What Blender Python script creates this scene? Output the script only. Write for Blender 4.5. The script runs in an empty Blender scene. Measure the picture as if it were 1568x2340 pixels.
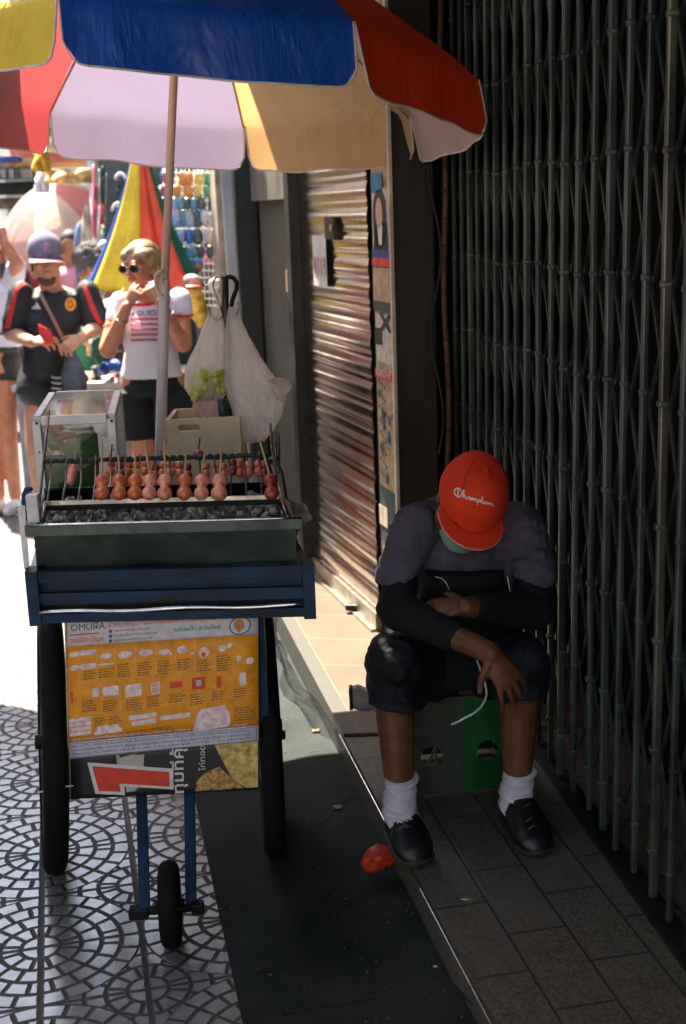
import bpy, bmesh, math, random
from mathutils import Vector, Matrix, Euler, noise
from mathutils.bvhtree import BVHTree
random.seed(7)
V=Vector; R=math.radians; PI=math.pi
S=bpy.context.scene; COL=S.collection
TS=bpy.data.scenes.new('work')
# ---------------------------------------------------------------- camera
F=2900.; CX,CY=784.,1170.; PIT=R(13.3); ROL=R(2); H=1.78
fw=V((0,math.cos(PIT),-math.sin(PIT))); rt=V((1,0,0)); up=V((0,math.sin(PIT),math.cos(PIT)))
ex=math.cos(ROL)*rt-math.sin(ROL)*up; ey=math.sin(ROL)*rt+math.cos(ROL)*up
CP=V((0,0,H))
def ray(x,y): return fw+ex*((x-CX)/F)-ey*((y-CY)/F)
def AY(x,y,Y): d=ray(x,y); return CP+d*(Y/d.y)
def AZ(x,y,z): d=ray(x,y); return CP+d*((z-H)/d.z)
cam=bpy.data.cameras.new('camera'); co=bpy.data.objects.new('camera',cam); COL.objects.link(co)
M=Matrix((ex,ey,-fw)).transposed().to_4x4(); M.translation=CP; co.matrix_world=M
cam.sensor_fit='VERTICAL'; cam.sensor_height=36; cam.sensor_width=24; cam.lens=44.6
cam.clip_end=400; cam.clip_start=.05
cam.dof.use_dof=True; cam.dof.focus_distance=3.35; cam.dof.aperture_fstop=3.4
S.camera=co
# ---------------------------------------------------------------- node helper
class NT:
    def __init__(s,name):
        s.m=bpy.data.materials.new(name); s.m.use_nodes=True; s.t=s.m.node_tree; s.n=s.t.nodes; s.l=s.t.links
        s.b=s.n['Principled BSDF']; s.out=s.n['Material Output']
    def node(s,ty,**k):
        n=s.n.new(ty)
        for a,b in k.items(): setattr(n,a,b)
        return n
    def set(s,sock,v):
        if isinstance(v,bpy.types.NodeSocket): s.l.new(v,sock)
        elif v is not None:
            if hasattr(sock,'default_value'):
                try: sock.default_value=v
                except Exception: sock.default_value=(*v,1)
    def m_(s,op,a,b=None,c=None):
        n=s.node('ShaderNodeMath',operation=op)
        s.set(n.inputs[0],a)
        if b is not None: s.set(n.inputs[1],b)
        if c is not None: s.set(n.inputs[2],c)
        return n.outputs[0]
    def mix(s,f,a,b):
        n=s.node('ShaderNodeMix',data_type='RGBA'); s.set(n.inputs[0],f)
        for i,v in ((6,a),(7,b)):
            if isinstance(v,bpy.types.NodeSocket): s.l.new(v,n.inputs[i])
            else: n.inputs[i].default_value=(*v[:3],1)
        return n.outputs[2]
    def coord(s,kind='Object'):
        return s.node('ShaderNodeTexCoord').outputs[kind]
    def noise(s,scale,vec=None,detail=4,rough=.6,dist=0):
        n=s.node('ShaderNodeTexNoise'); n.inputs['Scale'].default_value=scale; n.inputs['Detail'].default_value=detail
        n.inputs['Roughness'].default_value=rough; n.inputs['Distortion'].default_value=dist
        s.l.new(vec if vec is not None else s.coord(),n.inputs['Vector']); return n.outputs['Fac']
    def ramp(s,f,p0,p1,c0=(0,0,0),c1=(1,1,1)):
        n=s.node('ShaderNodeValToRGB'); s.l.new(f,n.inputs[0]); e=n.color_ramp.elements
        e[0].position=p0; e[1].position=p1; e[0].color=(*c0,1); e[1].color=(*c1,1); return n.outputs[0]
    def bump(s,h,st=.3,dist=.01):
        n=s.node('ShaderNodeBump'); n.inputs['Strength'].default_value=st; n.inputs['Distance'].default_value=dist
        s.l.new(h,n.inputs['Height']); s.l.new(n.outputs[0],s.b.inputs['Normal']); return n.outputs[0]
    def scalev(s,v,sc):
        n=s.node('ShaderNodeMapping'); s.l.new(v,n.inputs[0]); n.inputs['Scale'].default_value=sc; return n.outputs[0]
MC={}
def mat(name,c,rough=.7,var=.25,ns=12,metal=0,bump=.15,bs=None,spec=.5,c2=None,trans=0,alpha=1,coat=0,streak=None,sub=0,sheen=0):
    if name in MC: return MC[name]
    t=NT(name); b=t.b
    co_=t.coord()
    if streak: co_=t.scalev(co_,streak)
    n1=t.noise(ns,co_)
    c2=c2 or tuple(max(0,x*(1-var*1.6)) for x in c)
    hi=tuple(min(1,x*(1+var*.5)) for x in c)
    t.set(b.inputs['Base Color'],t.mix(t.ramp(n1,.32,.68),c2,hi))
    rr=t.m_('MULTIPLY_ADD',t.noise(ns*2.3,co_),.25,rough-.125); t.set(b.inputs['Roughness'],rr)
    b.inputs['Metallic'].default_value=metal; b.inputs['Specular IOR Level'].default_value=spec
    b.inputs['Coat Weight'].default_value=coat
    if sheen: b.inputs['Sheen Weight'].default_value=sheen
    if sub:
        b.inputs['Subsurface Weight'].default_value=sub; b.inputs['Subsurface Radius'].default_value=(.012,.005,.003); b.inputs['Subsurface Scale'].default_value=1
    if trans: b.inputs['Transmission Weight'].default_value=trans
    if alpha<1: b.inputs['Alpha'].default_value=alpha
    if bump: t.bump(t.noise(bs or ns*5,co_,3),bump,.004)
    MC[name]=t.m; return t.m
def film(name,c,alpha=.35,tl=.5,rough=.25,wr=30):
    """thin translucent plastic film: clear + translucent + glossy, with crinkles"""
    if name in MC: return MC[name]
    t=NT(name); b=t.b; b.inputs['Base Color'].default_value=(*c,1); b.inputs['Roughness'].default_value=rough
    tr=t.node('ShaderNodeBsdfTransparent'); ts=t.node('ShaderNodeBsdfTranslucent'); ts.inputs[0].default_value=(*c,1)
    m1=t.node('ShaderNodeMixShader'); m1.inputs[0].default_value=tl; t.l.new(b.outputs[0],m1.inputs[1]); t.l.new(ts.outputs[0],m1.inputs[2])
    m2=t.node('ShaderNodeMixShader')
    nz=t.noise(wr*.4,t.scalev(t.coord(),(1.4,1.4,.5)),5,.65,1.5)
    t.set(m2.inputs[0],t.m_('ADD',t.m_('MULTIPLY',t.ramp(nz,.35,.7),.35),alpha-.1))
    t.l.new(tr.outputs[0],m2.inputs[1]); t.l.new(m1.outputs[0],m2.inputs[2]); t.l.new(m2.outputs[0],t.out.inputs[0])
    bn=t.bump(nz,.8,.02); t.l.new(bn,ts.inputs['Normal'])
    MC[name]=t.m; return t.m
# ---------------------------------------------------------------- mesh helper
def basis(d):
    d=d.normalized(); a=V((0,0,1)) if abs(d.z)<.95 else V((1,0,0)); u=a.cross(d).normalized(); return u,d.cross(u),d
class MB:
    def __init__(s): s.v=[];s.f=[];s.sm=[]
    def add(s,vs,fs,smooth=False):
        o=len(s.v); s.v+= [V(v) for v in vs]; s.f+=[[i+o for i in f] for f in fs]; s.sm+=[smooth]*len(fs); return s
    def box(s,c,size,rot=None,bev=0):
        c=V(c); m=(rot.to_matrix() if isinstance(rot,Euler) else rot) if rot is not None else Matrix.Identity(3)
        h=V(size)/2; b=min(bev,min(h)*.9)
        if b<=0:
            vs=[c+m@V((x*h.x,y*h.y,z*h.z)) for x in(-1,1) for y in(-1,1) for z in(-1,1)]
            fs=[(0,1,3,2),(4,6,7,5),(0,4,5,1),(2,3,7,6),(0,2,6,4),(1,5,7,3)]
            return s.add(vs,fs)
        bm=bmesh.new(); bmesh.ops.create_cube(bm,size=1)
        for v in bm.verts: v.co=V((v.co.x*size[0],v.co.y*size[1],v.co.z*size[2]))
        bmesh.ops.bevel(bm,geom=bm.edges[:],offset=b,segments=2,affect='EDGES',profile=.5)
        bm.verts.index_update()
        s.add([c+m@v.co for v in bm.verts],[[v.index for v in f.verts] for f in bm.faces]); bm.free(); return s
    def bar(s,p0,p1,w,h=None,upv=(0,0,1),bev=0):
        p0=V(p0);p1=V(p1);d=(p1-p0); L=d.length; d.normalize(); u=V(upv); 
        if abs(u.dot(d))>.98: u=V((0,1,0))
        x=d.cross(u).normalized(); z=x.cross(d)
        return s.box((p0+p1)/2,(w,L,h or w),Matrix((x,d,z)).transposed(),bev)
    def tube(s,pts,r,seg=10,cap=True,flat=None):
        pts=[V(p) for p in pts]; n=len(pts); rs=r if isinstance(r,(list,tuple)) else [r]*n
        t0=(pts[1]-pts[0]).normalized(); u,w,_=basis(t0); vs=[];prev=t0
        for i,p in enumerate(pts):
            t=(pts[min(i+1,n-1)]-pts[max(i-1,0)]).normalized()
            q=prev.rotation_difference(t); u=q@u; w=q@w; prev=t
            for k in range(seg):
                a=2*PI*k/seg; vs.append(p+(u*math.cos(a)+w*math.sin(a))*rs[i])
        fs=[(i*seg+k,i*seg+(k+1)%seg,(i+1)*seg+(k+1)%seg,(i+1)*seg+k) for i in range(n-1) for k in range(seg)]
        if cap: fs+= [list(range(seg))[::-1],[(n-1)*seg+k for k in range(seg)]]
        return s.add(vs,fs,True)
    def loft(s,secs,seg=20,cap=True):
        """secs: (centre,u,v) ellipses"""
        vs=[]
        for c,u,w in secs:
            for k in range(seg):
                a=2*PI*k/seg; vs.append(V(c)+V(u)*math.cos(a)+V(w)*math.sin(a))
        n=len(secs)
        fs=[(i*seg+k,i*seg+(k+1)%seg,(i+1)*seg+(k+1)%seg,(i+1)*seg+k) for i in range(n-1) for k in range(seg)]
        if cap: fs+=[list(range(seg))[::-1],[(n-1)*seg+k for k in range(seg)]]
        return s.add(vs,fs,True)
    def ell(s,c,rad,rot=None,seg=16,rings=10):
        m=rot if isinstance(rot,Matrix) else (rot.to_matrix() if rot else Matrix.Identity(3)); vs=[];fs=[]
        c=V(c)
        for i in range(1,rings):
            t=PI*i/rings
            for k in range(seg):
                a=2*PI*k/seg; vs.append(c+m@V((rad[0]*math.sin(t)*math.cos(a),rad[1]*math.sin(t)*math.sin(a),rad[2]*math.cos(t))))
        vs+=[c+m@V((0,0,rad[2])),c-m@V((0,0,rad[2]))]; T=len(vs)-2;B=T+1
        for i in range(rings-2):
            for k in range(seg): fs.append((i*seg+k,(i+1)*seg+k,(i+1)*seg+(k+1)%seg,i*seg+(k+1)%seg))
        for k in range(seg): fs.append((k,(k+1)%seg,T)); fs.append(((rings-2)*seg+(k+1)%seg,(rings-2)*seg+k,B))
        return s.add(vs,fs,True)
    def cap(s,p0,r0,p1,r1,seg=14):
        p0=V(p0);p1=V(p1); d=(p1-p0); L=max(d.length,1e-5); d=d/L; u,w,_=basis(d); vs=[];fs=[];ring=[]
        for i in range(1,4): a=PI/2*i/4; ring.append((p0-d*r0*math.cos(a),r0*math.sin(a)))
        ring.append((p0,r0)); ring.append((p1,r1))
        for i in range(3,0,-1): a=PI/2*i/4; ring.append((p1+d*r1*math.cos(a),r1*math.sin(a)))
        for c,r in ring:
            for k in range(seg): a=2*PI*k/seg; vs.append(c+(u*math.cos(a)+w*math.sin(a))*r)
        n=len(ring)
        for i in range(n-1):
            for k in range(seg): fs.append((i*seg+k,i*seg+(k+1)%seg,(i+1)*seg+(k+1)%seg,(i+1)*seg+k))
        fs+=[list(range(seg))[::-1],[(n-1)*seg+k for k in range(seg)]]
        return s.add(vs,fs,True)
    def prism(s,poly,O,X,Y,th):
        """2D polygon on plane O+X*a+Y*b, thickness th along X x Y"""
        O=V(O);X=V(X);Y=V(Y);N=X.cross(Y).normalized(); n=len(poly)
        vs=[O+X*a+Y*b for a,b in poly]+[O+X*a+Y*b+N*th for a,b in poly]
        fs=[list(range(n))[::-1],[n+i for i in range(n)]]+[(i,(i+1)%n,n+(i+1)%n,n+i) for i in range(n)]
        return s.add(vs,fs)
    def grid(s,fn,nu,nv,th=0,smooth=True):
        """fn(u,v)->point, sheet; with thickness along its own normals when th"""
        P=[[V(fn(i/nu,j/nv)) for j in range(nv+1)] for i in range(nu+1)]
        vs=[p for r in P for p in r]; W=nv+1
        fs=[(i*W+j,(i+1)*W+j,(i+1)*W+j+1,i*W+j+1) for i in range(nu) for j in range(nv)]
        if th:
            N=[]
            for i in range(nu+1):
                for j in range(nv+1):
                    a=P[min(i+1,nu)][j]-P[max(i-1,0)][j]; b=P[i][min(j+1,nv)]-P[i][max(j-1,0)]
                    c=a.cross(b); N.append(c.normalized() if c.length>1e-12 else V((0,0,1)))
            m=len(vs); vs=vs+[v-N[k]*th for k,v in enumerate(vs)]
            fs2=[tuple(m+i for i in f[::-1]) for f in fs]
            bd=[]
            for j in range(nv): bd.append((j,j+1)); bd.append((nu*W+j+1,nu*W+j))
            for i in range(nu): bd.append(((i+1)*W,i*W)); bd.append((i*W+nv,(i+1)*W+nv))
            fs=fs+fs2+[(a,b,m+b,m+a) for a,b in bd]
        return s.add(vs,fs,smooth)
    def mesh(s,name='m'):
        me=bpy.data.meshes.new(name); me.from_pydata([tuple(v) for v in s.v],[],s.f); me.polygons.foreach_set('use_smooth',s.sm); me.update(); return me
    def build(s,name,m,parent=None,fix=True):
        me=s.mesh(name)
        if fix:
            bm=bmesh.new(); bm.from_mesh(me); bmesh.ops.recalc_face_normals(bm,faces=bm.faces); bm.to_mesh(me); bm.free()
        return link(name,me,m,parent)
def link(name,me,m,parent=None):
    o=bpy.data.objects.new(name,me); COL.objects.link(o)
    if m: 
        me.materials.clear(); me.materials.append(m)
    if parent: 
        o.parent=parent
        o.matrix_parent_inverse=Matrix.Translation(-parent.location) if parent.type=='EMPTY' and not parent.parent else Matrix.Identity(4)
    return o
def thing(name,label,cat,loc=(0,0,0),group=None):
    o=bpy.data.objects.new(name,None); COL.objects.link(o); o.location=loc; o.empty_display_size=.05
    o['label']=label;o['category']=cat
    if group:o['group']=group
    return o
def tag(o,label,cat,group=None):
    o['label']=label;o['category']=cat
    if group:o['group']=group
    return o
def struct(o): o['kind']='structure'; return o
def blob(name,mb,m,parent=None,vox=.006,sm=4,disp=0,ds=.06,seed=0):
    me=mb.mesh(name); o=bpy.data.objects.new('tmp',me); TS.collection.objects.link(o)
    r=o.modifiers.new('r','REMESH'); r.mode='VOXEL'; r.voxel_size=vox; r.use_smooth_shade=True
    s_=o.modifiers.new('s','SMOOTH'); s_.iterations=sm; s_.factor=.5
    dg=TS.view_layers[0].depsgraph; dg.update()
    me2=bpy.data.meshes.new_from_object(o.evaluated_get(dg)); bpy.data.objects.remove(o)
    if disp:
        NRM=[v.normal.copy() for v in me2.vertices]
        for v,nv_ in zip(me2.vertices,NRM):
            q=v.co/ds+V((seed,seed*2,0)); a=noise.fractal(q,1,2,3)
            q2=V((v.co.x,v.co.y,v.co.z*1.0))/(ds*2.5)+V((seed+5,0,0))
            rdg=1-abs(noise.noise(q2)*2.2); v.co+=nv_*(disp*(a*.6+rdg*.6-.3))
    me2.name=name; me2.polygons.foreach_set('use_smooth',[True]*len(me2.polygons))
    return link(name,me2,m,parent)
def bvh_of(*obs):
    vs=[];fs=[]
    for o in obs:
        k=len(vs); vs+=[v.co.copy() for v in o.data.vertices]; fs+=[[i+k for i in p.vertices] for p in o.data.polygons]
    return BVHTree.FromPolygons(vs,fs)
def decal(name,me,frame,bvh,m,parent,off=.002,sub=0):
    """flat mesh (local xy) laid on a plane frame=(O,X,Y) and pressed onto the surface behind it"""
    O,X,Y=[V(a) for a in frame]; N=X.cross(Y).normalized(); bm=bmesh.new(); bm.from_mesh(me)
    if sub: 
        bmesh.ops.triangulate(bm,faces=bm.faces[:])
        bmesh.ops.subdivide_edges(bm,edges=[e for e in bm.edges],cuts=sub,use_grid_fill=True)
    for v in bm.verts:
        p=O+X*v.co.x+Y*v.co.y; h=bvh.ray_cast(p+N*.25,-N,.6)
        v.co=(h[0]+N*off) if h[0] is not None else p
    me2=bpy.data.meshes.new(name); bm.to_mesh(me2); bm.free(); return link(name,me2,m,parent)
def text_mesh(s,size=1,shear=0,offs=0,ext=0,align='CENTER',sp=1,res=2):
    c=bpy.data.curves.new('t','FONT'); c.body=s; c.size=size; c.shear=shear; c.offset=offs; c.extrude=ext; c.align_x=align; c.space_character=sp
    c.resolution_u=res
    o=bpy.data.objects.new('t',c); TS.collection.objects.link(o); dg=TS.view_layers[0].depsgraph; dg.update()
    me=bpy.data.meshes.new_from_object(o.evaluated_get(dg)); bpy.data.objects.remove(o); return me
def place_flat(mb,me,O,X,Y,mirror=False):
    O,X,Y=V(O),V(X),V(Y); N=X.cross(Y).normalized()
    mb.add([O+X*v.co.x+Y*v.co.y+N*v.co.z for v in me.vertices],[list(p.vertices) for p in me.polygons])
def flat(polys):
    mb=MB()
    for p in polys: mb.add([(a,b,0) for a,b in p],[list(range(len(p)))])
    return mb.mesh()
def rrect(x0,y0,x1,y1,r,n=5):
    out=[]
    for cx,cy,a0 in ((x1-r,y1-r,0),(x0+r,y1-r,90),(x0+r,y0+r,180),(x1-r,y0+r,270)):
        for k in range(n+1): a=R(a0+90*k/n); out.append((cx+r*math.cos(a),cy+r*math.sin(a)))
    return out
def circ(cx,cy,r,n=18,ry=None): return [(cx+r*math.cos(2*PI*k/n),cy+(ry or r)*math.sin(2*PI*k/n)) for k in range(n)]
# ---------------------------------------------------------------- light
wd=bpy.data.worlds.new('World'); S.world=wd; wd.use_nodes=True
sk=wd.node_tree.nodes.new('ShaderNodeTexSky'); sk.sky_type='NISHITA'; sk.sun_disc=False
sd=V((-math.sin(R(30))*.5,math.cos(R(30))*.5,math.sin(R(60))))
sk.sun_elevation=R(60); sk.sun_rotation=R(-30)
wm_=wd.node_tree.nodes.new('ShaderNodeMix'); wm_.data_type='RGBA'; wm_.blend_type='MULTIPLY'; wm_.inputs[0].default_value=1; wm_.inputs[7].default_value=(1.14,1.0,.84,1); wd.node_tree.links.new(sk.outputs[0],wm_.inputs[6]); wd.node_tree.links.new(wm_.outputs[2],wd.node_tree.nodes['Background'].inputs[0]); wd.node_tree.nodes['Background'].inputs[1].default_value=.15
sl=bpy.data.lights.new('sun','SUN'); sl.energy=5; sl.angle=R(.5); sl.color=(1,.91,.77)
so=bpy.data.objects.new('sun',sl); COL.objects.link(so); so.rotation_euler=(-sd).to_track_quat('-Z','Y').to_euler(); so.location=(0,0,8)
S.view_settings.view_transform='Standard'; S.view_settings.look='None'; S.view_settings.exposure=2.8; S.view_settings.gamma=1
S.render.engine='CYCLES'; S.cycles.max_bounces=8; S.cycles.transparent_max_bounces=16; S.cycles.use_denoising=True; S.cycles.sample_clamp_indirect=8; S.cycles.caustics_reflective=False; S.cycles.caustics_refractive=False
# ================================================================ SETTING
DW=V((-.2007,1,0)).normalized()   # street direction
DX=V((DW.y,-DW.x,0))
def stepX(Y): return .286-.2007*(Y-2.317)
def gateX(Y): return .683-.1377*(Y-3.0)
def facX(Y): return .136-.3*(Y-4.88)
# ground
mg=mat('street_ground_mat',(.17,.165,.16),.75,.3,1.5,bump=.3,bs=40)
struct(MB().grid(lambda u,v:(-60+120*u,-20+160*v,-.012),6,6,0,False).build('ground',mg,fix=False))
# tiled pavement with pressed fan pattern
t=NT('fan_tile_mat'); b=t.b
g=t.node('ShaderNodeNewGeometry').outputs['Position']
sp=t.node('ShaderNodeSeparateXYZ'); t.l.new(g,sp.inputs[0]); px,py=sp.outputs[0],sp.outputs[1]
O0=V((-.80,2.87,0)); st=V((-.215,1,0)).normalized(); sx=V((st.y,-st.x,0))
wob=t.m_('MULTIPLY_ADD',t.noise(9,g,2),.012,-.006)
def lin(a):  # dot(pos-O0,a)/T
    return t.m_('ADD',t.m_('DIVIDE',t.m_('ADD',t.m_('MULTIPLY_ADD',px,a.x,-O0.dot(a)),t.m_('MULTIPLY',py,a.y)),.252),wob)
u_,v_=lin(sx),lin(st)
pu=t.m_('PINGPONG',u_,1.); pv=t.m_('PINGPONG',v_,1.)
def fan(a,b_):
    r=t.m_('SQRT',t.m_('ADD',t.m_('MULTIPLY',a,a),t.m_('MULTIPLY',b_,b_)))
    k=t.m_('MULTIPLY',r,5.); kf=t.m_('FLOOR',k); fr=t.m_('FRACT',k)
    dr=t.m_('DIVIDE',t.m_('MINIMUM',fr,t.m_('SUBTRACT',1.,fr)),5.)
    th=t.m_('DIVIDE',t.m_('ARCTAN2',b_,a),PI/2)
    n=t.m_('ADD',t.m_('MULTIPLY',kf,1.15),1.35); n=t.m_('ROUND',n)
    q=t.m_('FRACT',t.m_('ADD',t.m_('MULTIPLY',th,n),t.m_('MULTIPLY',t.m_('MODULO',kf,2.),.5)))
    dq=t.m_('MULTIPLY',t.m_('MINIMUM',q,t.m_('SUBTRACT',1.,q)),t.m_('DIVIDE',t.m_('MULTIPLY',r,PI/2),n))
    return r,t.m_('MINIMUM',dr,dq)
r1,d1=fan(pu,pv); r2,d2=fan(t.m_('SUBTRACT',1.,pu),t.m_('SUBTRACT',1.,pv))
inn=t.m_('LESS_THAN',r1,1.0)
d=t.m_('ADD',t.m_('MULTIPLY',d1,inn),t.m_('MULTIPLY',d2,t.m_('SUBTRACT',1.,inn)))
eu=t.m_('MINIMUM',pu,t.m_('SUBTRACT',1.,pu)); ev=t.m_('MINIMUM',pv,t.m_('SUBTRACT',1.,pv))
d=t.m_('MINIMUM',d,t.m_('MINIMUM',t.m_('MULTIPLY',eu,.75),t.m_('MULTIPLY',ev,.95)))
nz=t.noise(60,g,3); d=t.m_('ADD',d,t.m_('MULTIPLY_ADD',nz,.016,-.008))
st_=t.ramp(d,.011,.027)   # 0 grout 1 stone
patch=t.noise(5,g,5,.7); pit=t.ramp(t.noise(55,g,2),.68,.74)
stone=t.mix(t.ramp(patch,.3,.7),(.135,.132,.138),(.225,.22,.23)); stone=t.mix(pit,stone,(.05,.05,.05))
dirt=t.ramp(t.noise(2.2,g,6,.7),.5,.75); stone=t.mix(t.m_('MULTIPLY',dirt,.5),stone,(.09,.09,.09))
t.set(b.inputs['Base Color'],t.mix(st_,(.012,.013,.013),stone))
t.set(b.inputs['Roughness'],t.m_('MULTIPLY_ADD',t.m_('SUBTRACT',1.,st_),.5,t.m_('MULTIPLY_ADD',t.noise(14,g,4),.28,.10)))
b.inputs['Specular IOR Level'].default_value=.9
t.bump(st_,.7,.006)
pv_=MB(); pv_.grid(lambda u,v:tuple(V((stepX(0)-.6,0,0))*0+V((-.12-.2007*(-3+33*v-2.317)-.095-9*(1-u),-3+33*v,0))),2,4,0,False)
struct(pv_.build('pavement',t.m,fix=False))
# dark cement gutter strip between the tiles and the shop step
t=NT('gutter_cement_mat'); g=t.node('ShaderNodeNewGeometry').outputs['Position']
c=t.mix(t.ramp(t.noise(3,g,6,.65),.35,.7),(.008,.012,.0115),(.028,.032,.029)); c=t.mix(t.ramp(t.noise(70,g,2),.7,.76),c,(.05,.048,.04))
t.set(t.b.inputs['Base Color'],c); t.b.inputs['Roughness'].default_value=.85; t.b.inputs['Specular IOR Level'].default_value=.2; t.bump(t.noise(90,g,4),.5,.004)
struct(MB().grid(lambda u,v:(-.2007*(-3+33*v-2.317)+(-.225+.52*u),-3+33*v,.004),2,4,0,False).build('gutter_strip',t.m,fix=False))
# shop step: near dark granite, far beige tile
def step_block(name,y0,y1,m,h,xi):
    mb=MB(); n=24
    def edge(Y):
        e=stepX(Y)
        if name=='granite_step': e+= .012*max(0,noise.noise(V((0,Y*3.1,0))))+ (.03 if 2.52<Y<2.60 else 0)
        return e
    ys=[y0+(y1-y0)*i/60 for i in range(61)]
    L=[(edge(Y),Y) for Y in ys]; Rr=[(xi(Y),Y) for Y in ys]
    vs=[(x,y,h) for x,y in L]+[(x,y,h) for x,y in Rr]+[(x+.004,y,-.01) for x,y in L]
    k=len(ys); fs=[]
    for i in range(k-1): fs+=[(i,k+i,k+i+1,i+1),(i,i+1,2*k+i+1,2*k+i)]
    fs+=[(0,2*k,k),(k-1,2*k-1,3*k-1)]
    mb.add(vs,fs); return struct(mb.build(name,m))
t=NT('granite_mat'); g=t.node('ShaderNodeNewGeometry').outputs['Position']; sp=t.node('ShaderNodeSeparateXYZ'); t.l.new(g,sp.inputs[0])
a1=t.m_('ADD',t.m_('MULTIPLY',sp.outputs[0],DX.x),t.m_('MULTIPLY',sp.outputs[1],DX.y)); a2=t.m_('ADD',t.m_('MULTIPLY',sp.outputs[0],DW.x),t.m_('MULTIPLY',sp.outputs[1],DW.y))
o1=V((stepX(2.317),2.317,0))
fu=t.m_('FRACT',t.m_('DIVIDE',t.m_('SUBTRACT',a1,o1.dot(DX)-.01),.145)); row=t.m_('FLOOR',t.m_('DIVIDE',t.m_('SUBTRACT',a1,o1.dot(DX)-.01),.145))
fv=t.m_('FRACT',t.m_('ADD',t.m_('DIVIDE',a2,.30),t.m_('MULTIPLY',row,.5)))
j=t.m_('MINIMUM',t.m_('MINIMUM',fu,t.m_('SUBTRACT',1.,fu)),t.m_('MULTIPLY',t.m_('MINIMUM',fv,t.m_('SUBTRACT',1.,fv)),2.))
jj=t.ramp(j,.012,.03)
c=t.mix(t.ramp(t.noise(110,g,3,.8),.42,.6),(.050,.044,.032),(.155,.132,.095)); c=t.mix(t.ramp(t.noise(4,g,5),.4,.75),c,(.12,.105,.085))
t.set(t.b.inputs['Base Color'],t.mix(jj,(.03,.028,.025),c)); t.b.inputs['Roughness'].default_value=.5; t.bump(jj,.4,.003)
gran=t.m
step_block('granite_step',-1,3.86,gran,.115,lambda Y:gateX(Y)+.31)
t=NT('beige_tile_mat'); g=t.node('ShaderNodeNewGeometry').outputs['Position']; sp=t.node('ShaderNodeSeparateXYZ'); t.l.new(g,sp.inputs[0])
e1=t.m_('SUBTRACT',t.m_('ADD',sp.outputs[0],t.m_('MULTIPLY',t.m_('SUBTRACT',sp.outputs[1],2.317),.2007)),.286)
fv=t.m_('FRACT',t.m_('DIVIDE',t.m_('ADD',sp.outputs[1],t.m_('MULTIPLY',sp.outputs[0],.2)),.30)); fu=t.m_('FRACT',t.m_('DIVIDE',t.m_('SUBTRACT',e1,.055),.30))
j=t.ramp(t.m_('MINIMUM',t.m_('MINIMUM',fv,t.m_('SUBTRACT',1.,fv)),t.m_('MINIMUM',fu,t.m_('SUBTRACT',1.,fu))),.004,.010)
c=t.mix(t.ramp(t.noise(5,g,5),.35,.7),(.072,.053,.034),(.092,.067,.043)); c=t.mix(j,(.2,.15,.1),c)
bord=t.m_('LESS_THAN',e1,.055); c=t.mix(bord,c,t.mix(t.noise(30,g),(.045,.04,.034),(.07,.064,.055)))
t.set(t.b.inputs['Base Color'],c); t.b.inputs['Roughness'].default_value=.4; beige=t.m
step_block('tiled_step',3.86,9.5,beige,.125,lambda Y:stepX(Y)+.9)
# step riser trim: thin bright nosing strip along the near step
tag(MB().grid(lambda u,v:(stepX(1+2.9*v)-.004-.003*u,1+2.9*v,.098+.008*u),1,12,.002,False).build('step_nosing',mat('nosing_metal',(.5,.5,.48),.3,.2,20,metal=1)),'thin bright metal edging strip along the dark granite step','edging')
# ---------------------------------------------------------------- building on the right (wall above and behind the gate), unseen canopy and awnings added for shade
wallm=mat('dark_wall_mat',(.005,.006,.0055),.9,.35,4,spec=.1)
bw=MB(); 
p=[(gateX(-3)+.5,-3),(gateX(5.0)+.5,5.0)]
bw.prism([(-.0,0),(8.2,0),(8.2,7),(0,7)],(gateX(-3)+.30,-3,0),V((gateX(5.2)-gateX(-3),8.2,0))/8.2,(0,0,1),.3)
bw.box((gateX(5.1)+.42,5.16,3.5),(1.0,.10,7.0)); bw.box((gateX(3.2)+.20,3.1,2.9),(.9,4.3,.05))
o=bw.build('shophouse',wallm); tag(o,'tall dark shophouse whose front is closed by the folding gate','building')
fb=MB(); fb.prism([(0,0),(9.0,0),(9.0,7),(0,7)],(facX(5.3)+.42,5.25,0),V((-.3,1,0)).normalized()*1.0,(0,0,1),-.3)
tag(fb.build('shophouse',mat('grime_wall_mat',(.2,.17,.14),.85,.3,4)),'shophouse beyond the dark one, behind the steel roller shutter','building')
cm=mat('shade_slab_concrete',(.10,.10,.095),.9,.2,3)
tag(MB().box((.9,4.75,2.86),(2.7,2.95,.12)).build('shade_slab',cm),'unseen concrete slab added over the gate and the roller shutter to shade them','canopy')  # slab out of view, added to keep the sun off the gate
lu=thing('market_umbrella','unseen blue umbrella added left of the view to shade the pavement','umbrella',(-2.25,4.4,0))  # out of view, added so that its shadow covers the left pavement
mb=MB(); mb.loft([(V((-2.25,4.4,2.85-.32*q**1.7)),(1.22*q+.01,0,0),(0,1.5*q+.01,0)) for q in [k/8 for k in range(9)]],8,False); mb.build('canopy',mat('shade_umbrella_blue',(.03,.10,.35),.5,.2,5),lu)
MB().tube([(-2.25,4.65,2.62),(-2.25,4.4,0)],.018,8).build('pole',mat('post_grey2',(.5,.5,.5),.5),lu)
a2=MB(); a2.grid(lambda u,v:(-3.3+2.33*u,-.9+3.3*v,2.92+.08*math.sin(u*PI)+.02*math.sin(v*17)),12,24,.01)
tag(a2.build('awning',mat('shade_sheet_brown',(.07,.06,.05),.6,.2,4)),'unseen brown sheet added overhead on the lane side to darken the foreground','awning')  # unseen sheet, added to cut the sky light on the foreground
aw=MB(); aw.grid(lambda u,v:(-.95+2.40*u,-.6+4.55*v,2.98+.10*math.sin(u*PI)+.03*math.sin(v*20)),12,30,.01)
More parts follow.
